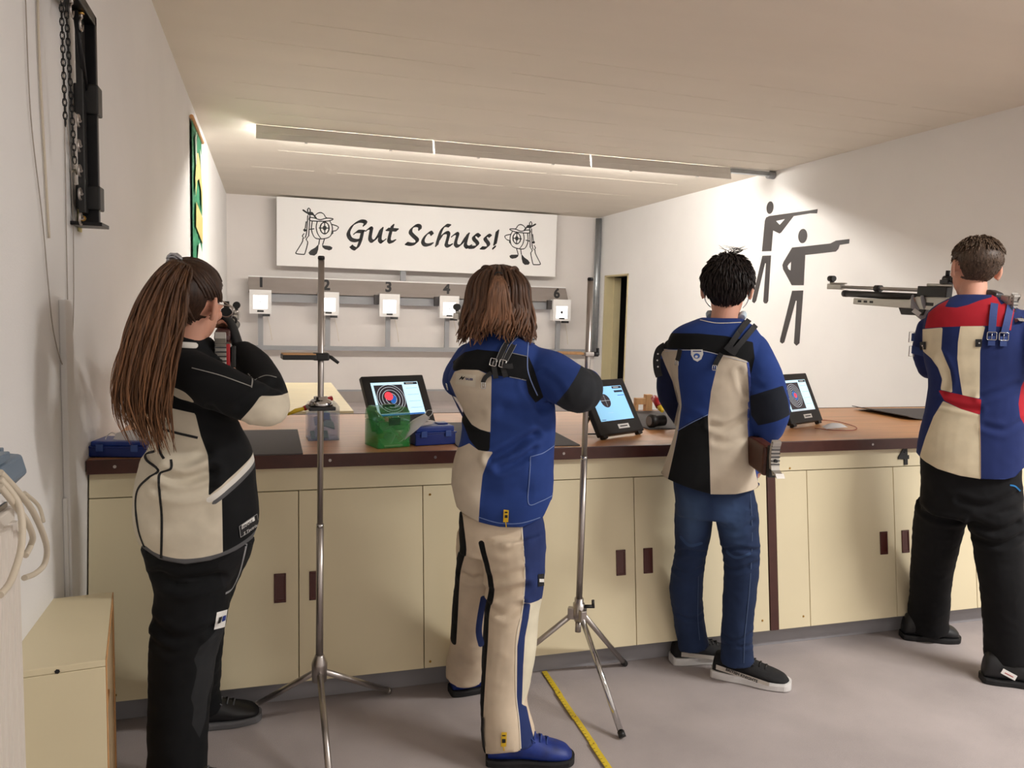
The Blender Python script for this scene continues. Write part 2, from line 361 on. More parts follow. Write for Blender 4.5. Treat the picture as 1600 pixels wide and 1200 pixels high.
# the two little target figures with hat and rifle
def emblem(mir):
    c0 = sp(450+458/8, 310+370/8); c1 = sp(620+1153/6.154, 320+323/6.154)
    def q(L, off=.0012):
        out = A8(L, off)
        return [V((c1.x-(p.x-c0.x), p.y, c1.z+(p.z-c0.z))) for p in out] if mir else out
    mb = MB()
    line = lambda L, w=.011, cl=False: pen(mb, q(L+[L[0]] if cl else L), w, 45, 1.0, 4)
    line([(330,228),(362,192),(405,178),(445,195),(470,235),(490,247)])
    line([(270,235),(330,245),(400,267),(480,248),(560,255),(545,271),(480,285),(360,285),(270,275)], cl=True)
    line([(525,287),(552,350),(550,420),(520,480),(440,505),(350,500),(310,450),(293,380),(302,290)])
    line([(365,290),(352,360),(370,440),(412,502)])
    line([(458+55*cos(a*pi/8), 370+72*sin(a*pi/8)) for a in range(16)], cl=True, w=.014)
    line([(388,370),(515,372)]); line([(458,298),(460,445)])
    line([(548,325),(610,345),(630,365),(600,402),(548,410)]); line([(262,388),(325,380)])
    line([(247,215),(240,330),(230,440),(215,490)]); line([(275,212),(268,330),(258,465)]); line([(247,170),(245,140),(260,122),(277,140),(277,170)])
    line([(228,290),(215,375)]); line([(200,440),(180,470),(200,500)])
    line([(185,500),(180,540),(140,610),(100,675),(110,692),(190,700),(210,690),(238,595),(246,545),(228,510),(262,465)])
    line([(395,508),(385,575)]); line([(455,510),(432,580)]); line([(190,148),(235,178)], w=.02); line([(320,205),(350,245)], w=.02)
    o = mb.build('emblem', ink_m, sg)
    for L in ([(385,570),(378,640),(362,690),(330,715),(275,708),(255,680),(285,645),(340,615)], [(425,585),(470,590),(530,597),(557,615),(545,640),(515,650),(460,635),(432,612)],
              [(232,180),(260,168),(305,170),(322,190),(310,212),(255,208)], [(187,395),(205,376),(228,388),(228,410),(205,417)], [(545,415),(565,412),(568,435),(550,452),(538,440)],
              [(458+26*cos(a*pi/6), 370+30*sin(a*pi/6)) for a in range(12)]):
        P = q(L, .004); MB().add(P, [tuple(range(len(P)))]).build('emblem_fill', ink_m, o)
emblem(False); emblem(True)
MB().box(1.9, 1.98, SY+.03, SY+.09, 1.87, 2.10).build('sign_bracket', greyp_m, sg)
# number board
TY = 11.9
nb = thing('number_board', 'grey-brown board with black lane numbers above the target boxes', 'board', (2.2, TY+.05, 1.65))
MB().prism([(-.29, TY+.09, 1.625)  , (4.64, TY+.09, 1.625), (4.58, TY+.09, 1.85), (-.29, TY+.09, 1.85)], (0, .04, 0)).build('board', taupe_m, nb, .004)
MB().box(-.29, 4.575, TY+.085, TY+.13, 1.85, 1.868).build('top_edge', white_m, nb)
MB().box(-.26, 4.6, TY+.14, YB-.01, 1.50, 1.62).build('rear_beam', greyp_m, nb)
for c, px, py in (('1', 408, 441), ('2', 510, 446), ('3', 607, 449), ('4', 698, 452), ('5', 785, 456), ('6', 870, 459)):
    text2d(c, atY(px, py, TY+.088), (1, 0, 0), (0, 0, 1), .21, .002, bold=.008).build('lane_number', ink_m, nb)
fr = thing('target_stand', 'grey steel rail with upright posts carrying the target boxes', 'stand', (2.3, TY+.1, 0))
MB().box(XL+.01, 5.06, TY+.085, TY+.14, .80, .865).build('rail', greyp_m, fr)
glow_m = mat('lit_target_face', (255, 255, 255), .5, emit=1.0)
lx = [407, 513, 608, 701, 789, 876]; lyt = [453, 457, 460, 463.5, 466.5, 469]
for i in range(6):
    c = atY(lx[i], lyt[i]+19, TY)
    t = thing('target_box', 'white electronic target box on lane '+['one', 'two', 'three', 'four', 'five', 'six'][i], 'target box', (c.x, TY, 1.33), 'electronic target boxes')
    x0, x1, z0, z1 = c.x-.15, c.x+.15, 1.325, 1.665; h = .097
    b = MB(); b.box(x0, c.x-h, TY-.06, TY+.08, z0, z1).box(c.x+h, x1, TY-.06, TY+.08, z0, z1).box(c.x-h, c.x+h, TY-.06, TY+.08, z0, c.z-h).box(c.x-h, c.x+h, TY-.06, TY+.08, c.z+h, z1)
    b.build('housing', white_m, t)
    f = MB().box(c.x-h, c.x+h, TY-.052, TY-.03, c.z-h, c.z+h).build('lit_face', glow_m, t)
    MB().lathe((c.x, TY-.052, c.z), (0, -1, 0), [(0, .009 if i < 5 else .022), (.002, .009 if i < 5 else .022)], 12).build('bullseye', ink_m, f)
    MB().box(c.x-.045, c.x+.045, TY-.064, TY-.058, z0+.025, z0+.05).build('name_plate', ink_m, t)
    MB().box(c.x+.03, c.x+.13, TY-.04, TY+.05, z0-.035, z0+.005).build('cable_plug', black_m, t)
    if i > 1: MB().box(x0-.07, x0, TY+.0, TY+.07, z1-.16, z1-.02).build('side_unit', inkg_m, t)
    MB().box(c.x-.035, c.x+.035, TY+.085, TY+.135, .865, z0+.12).build('post', greyp_m, fr)
    MB().tube(spline([(c.x+.09, TY+.02, z0-.03), (c.x+.13, TY+.03, z0-.2), (c.x+.16, TY+.05, z0-.38)], 5), .004, 6).build('cable', cable_m, t)
p = MB().tube([(5.14, 12.05, .78), (5.14, 12.05, 3.0)], .05, 16).build('conduit_pipe', galv_m, base=(5.14, 12.05, .78)); tag(p, 'galvanised pipe standing in the far right corner', 'pipe')

# ================================================================ WALL PIECES
# two shooter silhouettes on the right wall
def wl(L): return [atX(1140+x/4.445, 290+y/4.445, XR-.001) for x, y in L]
def decal(parent, name, loops):
    o = V((XR-.0005, 0, 0))
    L2 = [[(-p.y, p.z) for p in wl(l)] for l in loops]
    fill2d(L2, o, (0, -1, 0), (0, 0, 1), .002).build(name, inkg_m, parent)
ell = lambda cx, cy, rx, ry, a=0: [(cx+rx*cos(t*pi/14)*cos(a)-ry*sin(t*pi/14)*sin(a), cy+rx*cos(t*pi/14)*sin(a)+ry*sin(t*pi/14)*cos(a)) for t in range(28)]
a = atX(1140+250/4.445, 290+800/4.445, XR)
t = thing('wall_decal', 'dark silhouette of a standing rifle shooter on the right wall', 'decal', a, 'shooter silhouettes on the wall')
decal(t, 'head', [ell(281, 153, 24, 44, .12)])
decal(t, 'torso', [[(245,245),(254,222),(275,211),(560,172),(612,163),(608,193),(560,193),(445,212),(358,326),(346,333),(302,312),(290,455),(225,457)], [(322,246),(385,232),(348,273)]])
decal(t, 'legs', [[(228,487),(288,485),(268,803),(258,818),(243,818),(234,805),(253,540),(246,540),(185,800),(172,817),(157,807),(158,790)]])
a = atX(1140+440/4.445, 290+1100/4.445, XR)
t = thing('wall_decal', 'dark silhouette of a standing pistol shooter on the right wall', 'decal', a, 'shooter silhouettes on the wall')
decal(t, 'head', [ell(508, 350, 31, 50, .1)])
decal(t, 'torso', [[(435,430),(520,422),(700,402),(740,382),(833,371),(830,402),(765,412),(755,440),(738,458),(525,482),(515,692),(432,692),(372,582),(367,552),(376,528)], [(428,528),(424,590),(408,580),(402,560),(410,545)]])
decal(t, 'legs', [[(435,730),(512,728),(485,1095),(465,1112),(447,1095),(467,800),(459,800),(380,1088),(365,1098),(350,1085),(352,1065)]])
# green banner
ba = thing('club_banner', 'green hanging banner with gold emblem on the left wall', 'banner', (XL, 7.1, 1.75))
by0, by1 = 6.70, 7.62
bn = MB(); N = 24
rowz = [2.86-(2.86-1.75)*k/10 for k in range(11)]
for side in (0, 1):
    vs = []; fs = []
    for r_, z in enumerate(rowz):
        for i in range(N+1):
            y = by0+(by1-by0)*i/N; vs.append((XL+.018+.008*sin(i*1.3)*(r_/10)-.004*side, y, z+.12*(i/N)*0))
    for r_ in range(10):
        for i in range(N): q = r_*(N+1)+i; fs.append((q, q+1, q+N+2, q+N+1))
    bn.add(vs, fs)
cloth = bn.build('cloth', green_m, ba)
MB().tube([(XL+.022, by0-.05, 2.875), (XL+.022, by1+.05, 2.875)], .016, 8).build('hanging_rod', woodl_m, ba)
def flat_on_left(L, name, m):
    mb = MB(); P = [(XL+.0295, by0+(by1-by0)*u, 1.75+1.11*v) for u, v in L]; mb.prism(P, (.002, 0, 0)); mb.build(name, m, cloth)
flat_on_left([(.12,.62),(.22,.72),(.3,.82),(.45,.84),(.6,.80),(.75,.72),(.88,.6),(.85,.42),(.72,.6),(.5,.66),(.3,.62),(.18,.5)], 'gold_wreath', gold_m)
flat_on_left([(.15,.28),(.85,.2),(.88,.4),(.2,.46)], 'gold_lettering', gold_m)
flat_on_left([(.15,.9),(.3,.97),(.3,.74),(.2,.72)], 'white_patch_left', mat('banner_white', (222, 232, 222), .8, var=.1)); flat_on_left([(.65,.9),(.85,.86),(.85,.64),(.75,.7)], 'white_leaf', MATS['banner_white'])  # white patches laid on the green cloth
flat_on_left([(.25,.02),(.85,.02),(.8,.12),(.55,.19),(.4,.16)], 'white_leaf', MATS['banner_white'])
MB().box(XL+.018, XL+.03, by0, by1, 1.735, 1.752).build('fringe', gold_m, ba)
# black hook rack, chains and cords
RK = -.22
hr = thing('hook_rack', 'black steel rack with screw hooks high on the left wall', 'rack', (XL, 3.03+RK, 1.68))
PX = XL+.045
MB().obox((PX, 2.70+RK, 2.318), (.028, 0, 0), (0, .36, 0), (0, 0, .016)).build('top_arm', blackm_m, hr, .003)
MB().box(PX-.028, PX+.028, 3.035+RK, 3.06+RK, 1.69, 2.33).build('post', blackm_m, hr, .003)
MB().box(PX-.02, PX+.0, 2.985+RK, 3.03+RK, 1.72, 2.32).build('post_back', black_m, hr, .003)
MB().tube([(PX, 2.90+RK, 2.30), (PX, 3.04+RK, 2.08)], .008, 8).build('brace', blackm_m, hr)
MB().box(PX-.035, PX+.035, 3.02+RK, 3.085+RK, 2.03, 2.12).build('clamp', black_m, hr, .004)
MB().box(PX-.035, PX+.035, 3.02+RK, 3.085+RK, 1.735, 1.81).build('clamp', black_m, hr, .004)
MB().box(PX-.045, PX+.045, 2.985+RK, 3.10+RK, 1.682, 1.694).build('foot_plate', blackm_m, hr, .002)
def hook(o, d):
    mb = MB(); o = V(o); d = V(d).normalized(); side = V((1, 0, 0))
    mb.tube([o, o+d*.02], .005, 8)
    mb.tube([o+d*(.02+.017*(1-cos(a)))+(d.cross(side))*.017*sin(a) for a in [k*pi/7 for k in range(12)]], .0035, 7)
    mb.build('screw_hook', steel_m, hr)
    MB().lathe(o, d, [(0, .009), (.008, .009)], 8).build('brass_ferrule', brass_m, hr)
for y in (2.56, 2.68, 2.80, 2.92): hook((PX+.012, y+RK, 2.302), (0, 0, -1))
for z in (2.0, 1.925, 1.85, 1.78, 1.705): hook((PX-.01, 3.0+RK, z), (0, -1, -.15))
tagm = MB().box(XL+.002, XL+.006, 2.86, 2.90, 1.67, 1.78).build('yellow_tag', mat('pale_yellow_card', (224, 214, 150), .7), base=(XL, 2.88, 1.67)); tag(tagm, 'small pale yellow card beside the black hook rack', 'card')
def chain(p0, p1, label, end=None):
    t = thing('chain', label, 'chain', p1, 'chains hanging from the hook rack'); p0, p1 = V(p0), V(p1); n = int((p0-p1).length/.017)
    for i in range(n):
        c = p0.lerp(p1, (i+.5)/n); a = V((1, 0, 0)) if i % 2 else V((0, 1, 0)); z = (p1-p0).normalized()
        MB().tube([c+z*(.012*cos(k*pi/4))+a*(.005*sin(k*pi/4)) for k in range(8)], .0016, 5, closed=True).build('link', blackm_m, t)
chain((PX+.012, 2.46, 2.255), (PX+.012, 2.475, 1.925), 'shorter dark chain hanging from the hook rack')
chain((PX+.02, 2.475, 2.245), (PX+.02, 2.535, 1.835), 'longer dark chain ending in a cord, under the hook rack')
def cord(pts, r, label, m=cable_m, k=8):
    o = MB().tube(spline(pts, k), r, 7).build('cord', m, base=V(pts[-1])); tag(o, label, 'cord'); return o
L = lambda px, py, x=XL+.006: atX(px, py, x)
cord([L(59, 0), L(62, 100), L(70, 250), L(77, 372)], .0035, 'thick cream pull cord hanging left of the chains')
cord([L(40, 0), L(48, 180), L(66, 340), L(75, 440), L(84, 520), L(100, 573), L(111, 540), L(115, 470), L(113, 300), L(104, 180), L(97, 60)], .0016, 'thin cord hanging in a long loop on the left wall', mat('grey_cord', (170, 160, 150), .7))
cord([L(97, 60, XL+.004), L(101, 200, XL+.004), L(104, 380, XL+.004), L(109, 640, XL+.004), L(113, 900, XL+.004)], .0015, 'thin straight cord running down the left wall', MATS['grey_cord'])
cord([L(112, 268), L(118, 266), L(120, 272)], .004, 'short cream cord end below the longer chain', k=5)

# ================================================================ THINGS ON AND AROUND THE BENCH
BZ = .916
def rot2(a): return V((cos(a), sin(a), 0)), V((-sin(a), cos(a), 0))
Zv = V((0, 0, 1))
# rubber mats
def mat_(x0, x1, y0, y1, label, a=0, curl=False):
    c = V(((x0+x1)/2, (y0+y1)/2, BZ)); u, v = rot2(radians(a)); hx, hy = (x1-x0)/2, (y1-y0)/2
    mb = MB(); N = 12; vs = []; fs = []
    for k in range(2):
        for i in range(N+1):
            z = .0 if not curl else .018*max(0, (.25-i/N)*4)**2
            for s in (-1, 1): vs.append(c+u*(hx*(2*i/N-1))+v*(hy*s)+Zv*(z+.0045*k))
    n2 = 2*(N+1)
    for i in range(N):
        q = 2*i; fs += [(q, q+2, q+3, q+1), (n2+q, n2+q+1, n2+q+3, n2+q+2), (q, n2+q, n2+q+2, q+2), (q+1, q+3, n2+q+3, n2+q+1)]
    fs += [(0, 1, n2+1, n2), (2*N, n2+2*N, n2+2*N+1, 2*N+1)]
    mb.add(vs, fs); o = mb.build('rubber_mat', rubber_m, base=c); tag(o, label, 'mat', 'rubber mats on the bench')
mat_(-.22, .115, 2.90, 3.48, 'dark grey rubber mat beside the shooter with the long ponytail')
mat_(.72, 1.22, 2.94, 3.60, 'dark grey rubber mat with a red clip, behind the shooter with half-tied hair', -3)
mat_(1.70, 2.22, 3.30, 3.93, 'dark grey rubber mat under the black tube, beyond the shooter in jeans')
mat_(3.36, 4.0, 3.42, 3.90, 'dark rubber mat with a curled edge at the right end of the bench', -4, True)
# tablets on stands
scr_m = mat('tablet_screen_blue', (150, 208, 245), .3, emit=.42); scrw_m = mat('tablet_screen_white', (206, 240, 252), .3, emit=.5)
scrk_m = mat('tablet_target_black', (58, 52, 62), .3, emit=.12); ring_m = mat('tablet_ring', (214, 226, 236), .3, emit=.35)
scrr_m = mat('tablet_red_shot', (240, 70, 84), .3, emit=.5); scrb_m = mat('tablet_blue_shot', (48, 112, 190), .3, emit=.35); scrd_m = mat('tablet_header', (36, 48, 70), .3, emit=.12)
def tablet(br, az, w, h, tilt, label, kind):
    a = radians(az); u, bk = rot2(a); t_ = radians(tilt); v = (bk*sin(t_)+Zv*cos(t_)); n = u.cross(v)   # n faces the shooter
    o = V((br[0], br[1], BZ+.019))-u*w       # lower left corner of the front
    t = thing('shot_monitor', label, 'monitor', o+u*w/2-Zv*.019, 'monitors on the bench')
    P = lambda x, y, z=0: o+u*(x*w)+v*(y*h)+n*z
    MB().obox(P(.5, .5, -.014), u*w/2, v*h/2, n*.014).build('case', black_m, t, .006, seg=3)
    for x in (.1, .9): MB().obox(P(x, .0, -.012)-Zv*.004, u*.014, v*.008, n*.012).build('foot', black_m, t, .002)
    MB().tube([P(.2, .55, -.026), P(.2, .08, -.026)-n*.0+bk*.12-Zv*.012+V((0, 0, 0))], .005, 6).build('strut', black_m, t)
    MB().tube([P(.2, .05, -.02), V((*(P(.2, .05, -.02)+bk*.10).xy, BZ+.006))], .004, 6).build('strut', black_m, t)
    x0, x1, y0, y1 = .115, .87, .24, .865
    sc = MB().add([P(x0, y0, .0006), P(x1, y0, .0006), P(x1, y1, .0006), P(x0, y1, .0006)], [(0, 1, 2, 3)]).build('screen', [scr_m if kind == 1 else scrw_m], t)
    Q = lambda x, y, z=.001: P(x0+(x1-x0)*x, y0+(y1-y0)*y, z); asp = (x1-x0)*w/((y1-y0)*h)
    def rect(xa, xb, ya, yb, m, nm, z=.001): MB().add([Q(xa, ya, z), Q(xb, ya, z), Q(xb, yb, z), Q(xa, yb, z)], [(0, 1, 2, 3)]).build(nm, m, sc)
    def disc(cx, cy, r, m, nm, z, ri=0):
        mb = MB(); N = 28
        out = [Q(cx+r*cos(2*pi*k/N)/asp, cy+r*sin(2*pi*k/N), z) for k in range(N)]
        if ri: inn = [Q(cx+ri*cos(2*pi*k/N)/asp, cy+ri*sin(2*pi*k/N), z) for k in range(N)]; mb.add(out+inn, [(k, (k+1) % N, N+(k+1) % N, N+k) for k in range(N)])
        else: mb.add(out, [tuple(range(N))])
        mb.build(nm, m, sc)
    rect(.7, .985, .915, .985, scrd_m, 'header'); rect(.74, .9, .938, .962, labelw_m, 'header_text', .0014)
    if kind == 1:
        disc(.36, .58, .2, scrk_m, 'target_disc', .001)
        rect(.36-.15, .36+.15, .578, .586, ring_m, 'cross_bar', .0014); rect(.357, .363, .42, .74, ring_m, 'cross_bar', .0014)
        rect(.72, .98, .80, .86, scrd_m, 'menu_bar'); rect(.78, .98, .70, .72, scrb_m, 'caption'); rect(.04, .16, .03, .045, scrd_m, 'caption'); rect(.3, .45, .22, .225, ring_m, 'caption')
    else:
        rect(.05, .65, .06, .92, scrk_m, 'target_view')
        rs = ((.17, .27, .36, .43) if kind == 0 else (.08, .14, .2, .26, .32, .38))
        for k, r_ in enumerate(rs): disc(.35, .5, r_, ring_m, 'ring', .0013, r_-.012)
        for dx, dy in ((.05, -.05), (.03, -.1), (.06, .0), (.0, .06), (-.05, 0)): disc(.35+dx, .52+dy, .075, scrb_m, 'blue_shot', .0015)
        disc(.31 if kind == 0 else .38, .58 if kind == 0 else .5, .13 if kind == 0 else .08, scrr_m, 'red_shot', .0018)
        for k in range(7): rect(.72, .96, .80-.1*k, .806-.1*k, ring_m if k % 2 else scrb_m, 'score_line')
        rect(.02, .98, .0, .045, scrb_m if kind == 0 else ring_m, 'status_bar')
    if kind: 
        lb = MB().add([P(.44, .085, .0006), P(.69, .085, .0006), P(.69, .165, .0006), P(.44, .165, .0006)], [(0, 1, 2, 3)]).build('white_label', labelw_m, t)
        MB().add([P(.48, .115, .0012), P(.65, .115, .0012), P(.65, .135, .0012), P(.48, .135, .0012)], [(0, 1, 2, 3)]).build('label_print', inkg_m, lb)
tablet((.715, 3.425), 20, .31, .255, 31, 'black monitor showing a red shot on target rings, behind the green box', 0)
tablet((1.616, 3.178), 27, .305, .262, 31, 'black monitor with a light blue screen beside the right steel stand', 1)
tablet((2.734, 3.376), 24, .31, .262, 25, 'black monitor with ringed target beside the right elbow of the shooter in jeans', 2)
# translucent boxes
gbox_m = mat('green_clear_plastic', (70, 190, 92), .12, alpha=.40); bbox_m = mat('blue_clear_plastic', (150, 170, 215), .12, alpha=.30)
gdark_m = mat('green_plastic_latch', (14, 92, 40), .3, alpha=.9)
def clear_box(c, w, d_, h, az, m, latch, label):
    u, v = rot2(radians(az)); c = V((c[0], c[1], BZ)); t = thing('storage_box', label, 'box', c, 'clear plastic boxes on the bench')
    th = .003; hb = h*.66
    mb = MB()
    for s in (-1, 1):
        mb.obox(c+u*(s*(w/2-th))+Zv*(hb/2), u*th, v*(d_/2), Zv*(hb/2)); mb.obox(c+v*(s*(d_/2-th))+Zv*(hb/2), u*(w/2-2*th), v*th, Zv*(hb/2))
    mb.obox(c+Zv*th, u*(w/2), v*(d_/2), Zv*th); mb.build('tray', m, t)
    rim = MB().obox(c+Zv*(hb-.006), u*(w/2+.004), v*.004, Zv*.005)
    mb = MB()
    P = [c+u*(x*w/2)+v*(y*d_/2)+Zv*z for z, k in ((hb+.002, 1.03), (h*.9, 1.0), (h, .84)) for x, y in ((-k, -k), (k, -k), (k, k), (-k, k))]
    mb.add(P, [(3, 2, 1, 0)]+[(k*4+i, k*4+(i+1) % 4, k*4+4+(i+1) % 4, k*4+4+i) for k in (0, 1) for i in range(4)]+[(8, 9, 10, 11)])
    lid = mb.build('lid', m, t, .003)
    MB().obox(c+Zv*(h+.004)-v*.01, u*(w*.16), v*.012, Zv*.005).build('lid_grip', latch, lid, .003)
    MB().obox(c-v*(d_/2+.004)+Zv*(hb), u*(w*.18), v*.003, Zv*.014).build('latch', latch, t, .002)
    rnd = random.Random(int(w*1e4))
    for k in range(5):      # folded paper and cloth inside
        cc = c+u*rnd.uniform(-.2, .2)*w+v*rnd.uniform(-.25, .2)*d_+Zv*(.015+.11*k/5)*(h/.15)
        a1 = (u*cos(k*1.3)+Zv*sin(k*1.3)*.5)*w*.28; b1 = v*d_*.25+Zv*.01
        MB().obox(cc, a1, b1, a1.cross(b1).normalized()*.003).build('folded_paper', clothw_m if k % 2 else mat('pale_green_paper', (190, 214, 180), .8), t)
clear_box((.44, 3.05), .135, .12, .155, 17, gbox_m, gdark_m, 'green translucent plastic box at the front of the bench')
clear_box((.205, 3.25), .122, .11, .15, 3, bbox_m, mat('pale_blue_latch', (130, 150, 200), .3, alpha=.8), 'pale blue translucent box behind the left steel pole')
# blue case with a mask on it
def face_mask(o, u, v, w, h, label, bulge=.02, loop=True):
    o, u, v = V(o), V(u).normalized(), V(v).normalized(); n = u.cross(v)
    t = thing('face_mask', label, 'mask', o, 'paper face masks')
    mb = MB(); N, K = 8, 6; vs = []; fs = []
    for k in (0, 1):
        for j in range(K+1):
            for i in range(N+1):
                x, y = i/N-.5, j/K-.5
                vs.append(o+u*(x*w)+v*(y*h*(1-.5*abs(x)*1.2))+n*(bulge*(1-4*x*x)*(1-3*y*y)+.002*sin(j*3)-.0015*k))
    m1 = (N+1)*(K+1)
    for j in range(K):
        for i in range(N):
            q = j*(N+1)+i; fs += [(q, q+1, q+N+2, q+N+1), (m1+q, m1+q+N+1, m1+q+N+2, m1+q+1)]
    mb.smooth = True; mb.add(vs, fs).build('mask_cloth', clothw_m, t)
    if loop:
        for s in (-1, 1):
            MB().tube(spline([o+u*(s*w*.48)+v*h*.22, o+u*(s*w*.62)+v*h*.30+n*.004, o+u*(s*w*.72)+n*.002, o+u*(s*w*.62)-v*h*.3+n*.004, o+u*(s*w*.48)-v*h*.2], 4), .0016, 6).build('ear_loop', clothw_m, t)
def case(c, w, d_, h, az, label):
    u, v = rot2(radians(az)); c = V((c[0], c[1], BZ)); t = thing('equipment_case', label, 'case', c, 'blue plastic cases on the bench')
    MB().obox(c+Zv*h*.32, u*w/2, v*d_/2, Zv*h*.32).build('lower_shell', blue_m, t, .005)
    l = MB().obox(c+Zv*h*.83, u*(w/2-.004), v*(d_/2-.004), Zv*h*.17).build('lid', mat('blue_lid', (30, 62, 150), .35), t, .006)
    MB().obox(c+Zv*h*.65, u*(w/2+.003), v*(d_/2+.003), Zv*.003).build('rim', blue_m, t, .001)
    for x in (-.3, .3): MB().obox(c+u*x*w-v*(d_/2+.004)+Zv*h*.6, u*.012, v*.003, Zv*.012).build('latch', mat('blue_latch', (60, 90, 165), .4), t, .002)
    MB().obox(c+u*w*.28+Zv*(h+.003), u*.022, v*.02, Zv*.003).build('lid_grip', blue_m, l, .002)
case((.617, 3.09), .17, .13, .075, 10, 'blue plastic case with a white mask beside the green box')
face_mask((.545, 3.035, BZ+.075), (.75, .1, .62), (-.2, .9, .2), .13, .075, 'white face mask tipped against the blue case by the green box')
cl = MB().obox((.585, 3.06, BZ+.083), (.035, .012, .004), (-.004, .012, 0), (0, 0, .006)).obox((.60, 3.065, BZ+.094), (.028, .010, -.006), (-.004, .01, 0), (0, 0, .003)).build('steel_clip', steel_m, base=(.59, 3.06, BZ+.075)); tag(cl, 'small steel clip on the lid of the blue case', 'clip')
case((-.485, 3.0), .19, .13, .055, -12, 'blue plastic case in the left corner of the bench')
face_mask((-.46, 2.985, BZ+.062), (1, -.2, .05), (.15, .75, .55), .12, .075, 'white face mask lying on the blue case in the left corner', .014)
# red clip on the mat
t = thing('red_clip', 'red plastic clip on the mat behind the shooter with half-tied hair', 'clip', (.83, 3.2, BZ+.005))
MB().prism([(.78, 3.17, BZ+.005), (.84, 3.13, BZ+.005), (.88, 3.20, BZ+.005), (.82, 3.26, BZ+.005)], (0, 0, .02)).build('body', red_m, t, .004)
MB().prism([(.80, 3.155, BZ+.027), (.845, 3.135, BZ+.027), (.87, 3.19, BZ+.040), (.83, 3.22, BZ+.040)], (0, 0, .008)).build('lever', red_m, t, .002)
def flag(p0, p1, label, r=.011):
    p0, p1 = V(p0), V(p1); t = thing('safety_flag', label, 'flag', p0, 'red and yellow safety flags'); m_ = p0.lerp(p1, .36)
    yt = mat('flag_yellow', (226, 190, 40), .4)
    MB().tube([p0, p0.lerp(m_, .5)+V((0, 0, .004)), m_], [r*.5, r, r*.9], 8).build('yellow_tip', yt, t)
    MB().tube([m_, m_.lerp(p1, .5)+V((0, 0, .006)), p1], [r*1.15, r*1.2, r*1.1], 8).build('red_sleeve', red_m, t)
flag(atY(449, 648, 3.19), atY(519, 622, 3.24), 'red and yellow safety flag resting on the pale blue box', .009)
flag(atY(1035, 643, 3.5), atY(1022, 622, 3.6), 'red and yellow safety flag at the left elbow of the shooter in jeans', .016)
# black tube on the mat
t = thing('scope_tube', 'black tube with a glass end on the mat beside the shooter in jeans', 'tube', (1.78, 3.36, BZ+.005))
MB().lathe((1.715, 3.33, BZ+.037), (1, .18, 0), [(0, .024), (.004, .032), (.03, .032), (.034, .027), (.085, .027), (.088, .02)], 20).build('tube_body', black_m, t)
MB().lathe((1.713, 3.33, BZ+.037), (1, .18, 0), [(0, .022), (.003, .022)], 18).build('lens', mat('lens_glass', (120, 130, 140), .08, .4), t)
# wooden block
t = thing('wooden_block', 'small notched wooden block at the back edge of the bench', 'block', (2.03, 3.94, BZ))
MB().box(2.0, 2.04, 3.93, 3.965, BZ, BZ+.095).build('upright', woodl_m, t, .002); MB().box(1.94, 2.0, 3.93, 3.965, BZ+.04, BZ+.075).build('arm', woodl_m, t, .002); MB().box(1.93, 1.955, 3.93, 3.965, BZ, BZ+.04).build('upright', woodl_m, t, .002)
# mask with red cord
face_mask((2.665, 3.205, BZ+.012), (1, .12, .02), (-.1, .8, .2), .14, .05, 'crumpled white mask on the bench beside the red cord', .018, False)
o = MB().tube(spline([(2.56, 3.22, BZ+.004), (2.62, 3.15, BZ+.003), (2.72, 3.14, BZ+.003), (2.82, 3.24, BZ+.003), (2.86, 3.42, BZ+.003), (2.80, 3.50, BZ+.003), (2.74, 3.47, BZ+.004)], 8), .0018, 6).build('looped_cord', mat('red_cord', (150, 50, 36), .6), base=(2.7, 3.2, BZ)); tag(o, 'thin red cord looped around the crumpled mask', 'cord')
# plywood table behind the bench and the battens in the corner
pt = thing('plywood_table', 'pale plywood sheet table behind the left end of the bench', 'table', (-.1, 4.8, 0))
MB().box(XL+.01, .41, 4.04, 5.58, .905, .925).build('table_top', ply_m, pt, .002)
for x, y in ((XL+.06, 4.1), (.34, 4.1), (XL+.06, 5.5), (.34, 5.5)): MB().box(x-.025, x+.025, y-.025, y+.025, 0, .905).build('leg', woodl_m, pt)
def bar(a, b, hw, ht, m, nm, label):
    a, b = V(a), V(b); d = (b-a); s = V((0, 1, 0)).cross(d).normalized(); n = d.normalized().cross(s)
    P = [a+s*hw, a+d.normalized()*-.02+s*0-s*hw*.2, a-s*hw, b-s*hw, b+s*hw]
    o = MB().prism([p-n*ht for p in P], n*2*ht).build(nm, m, bevel=.002, base=a); tag(o, label, nm.replace('_', ' ')); return o
bar(atY(152, 641, 3.72), atY(232, 590, 3.85), .034, .012, mat('grey_green_paint', (158, 158, 148), .6), 'grey_batten', 'grey painted batten leaning behind the long hair')
bar(atY(198, 686, 3.25), atY(240, 652, 3.4), .012, .012, woodl_m, 'wooden_stick', 'raw wooden stick behind the blue case in the left corner')
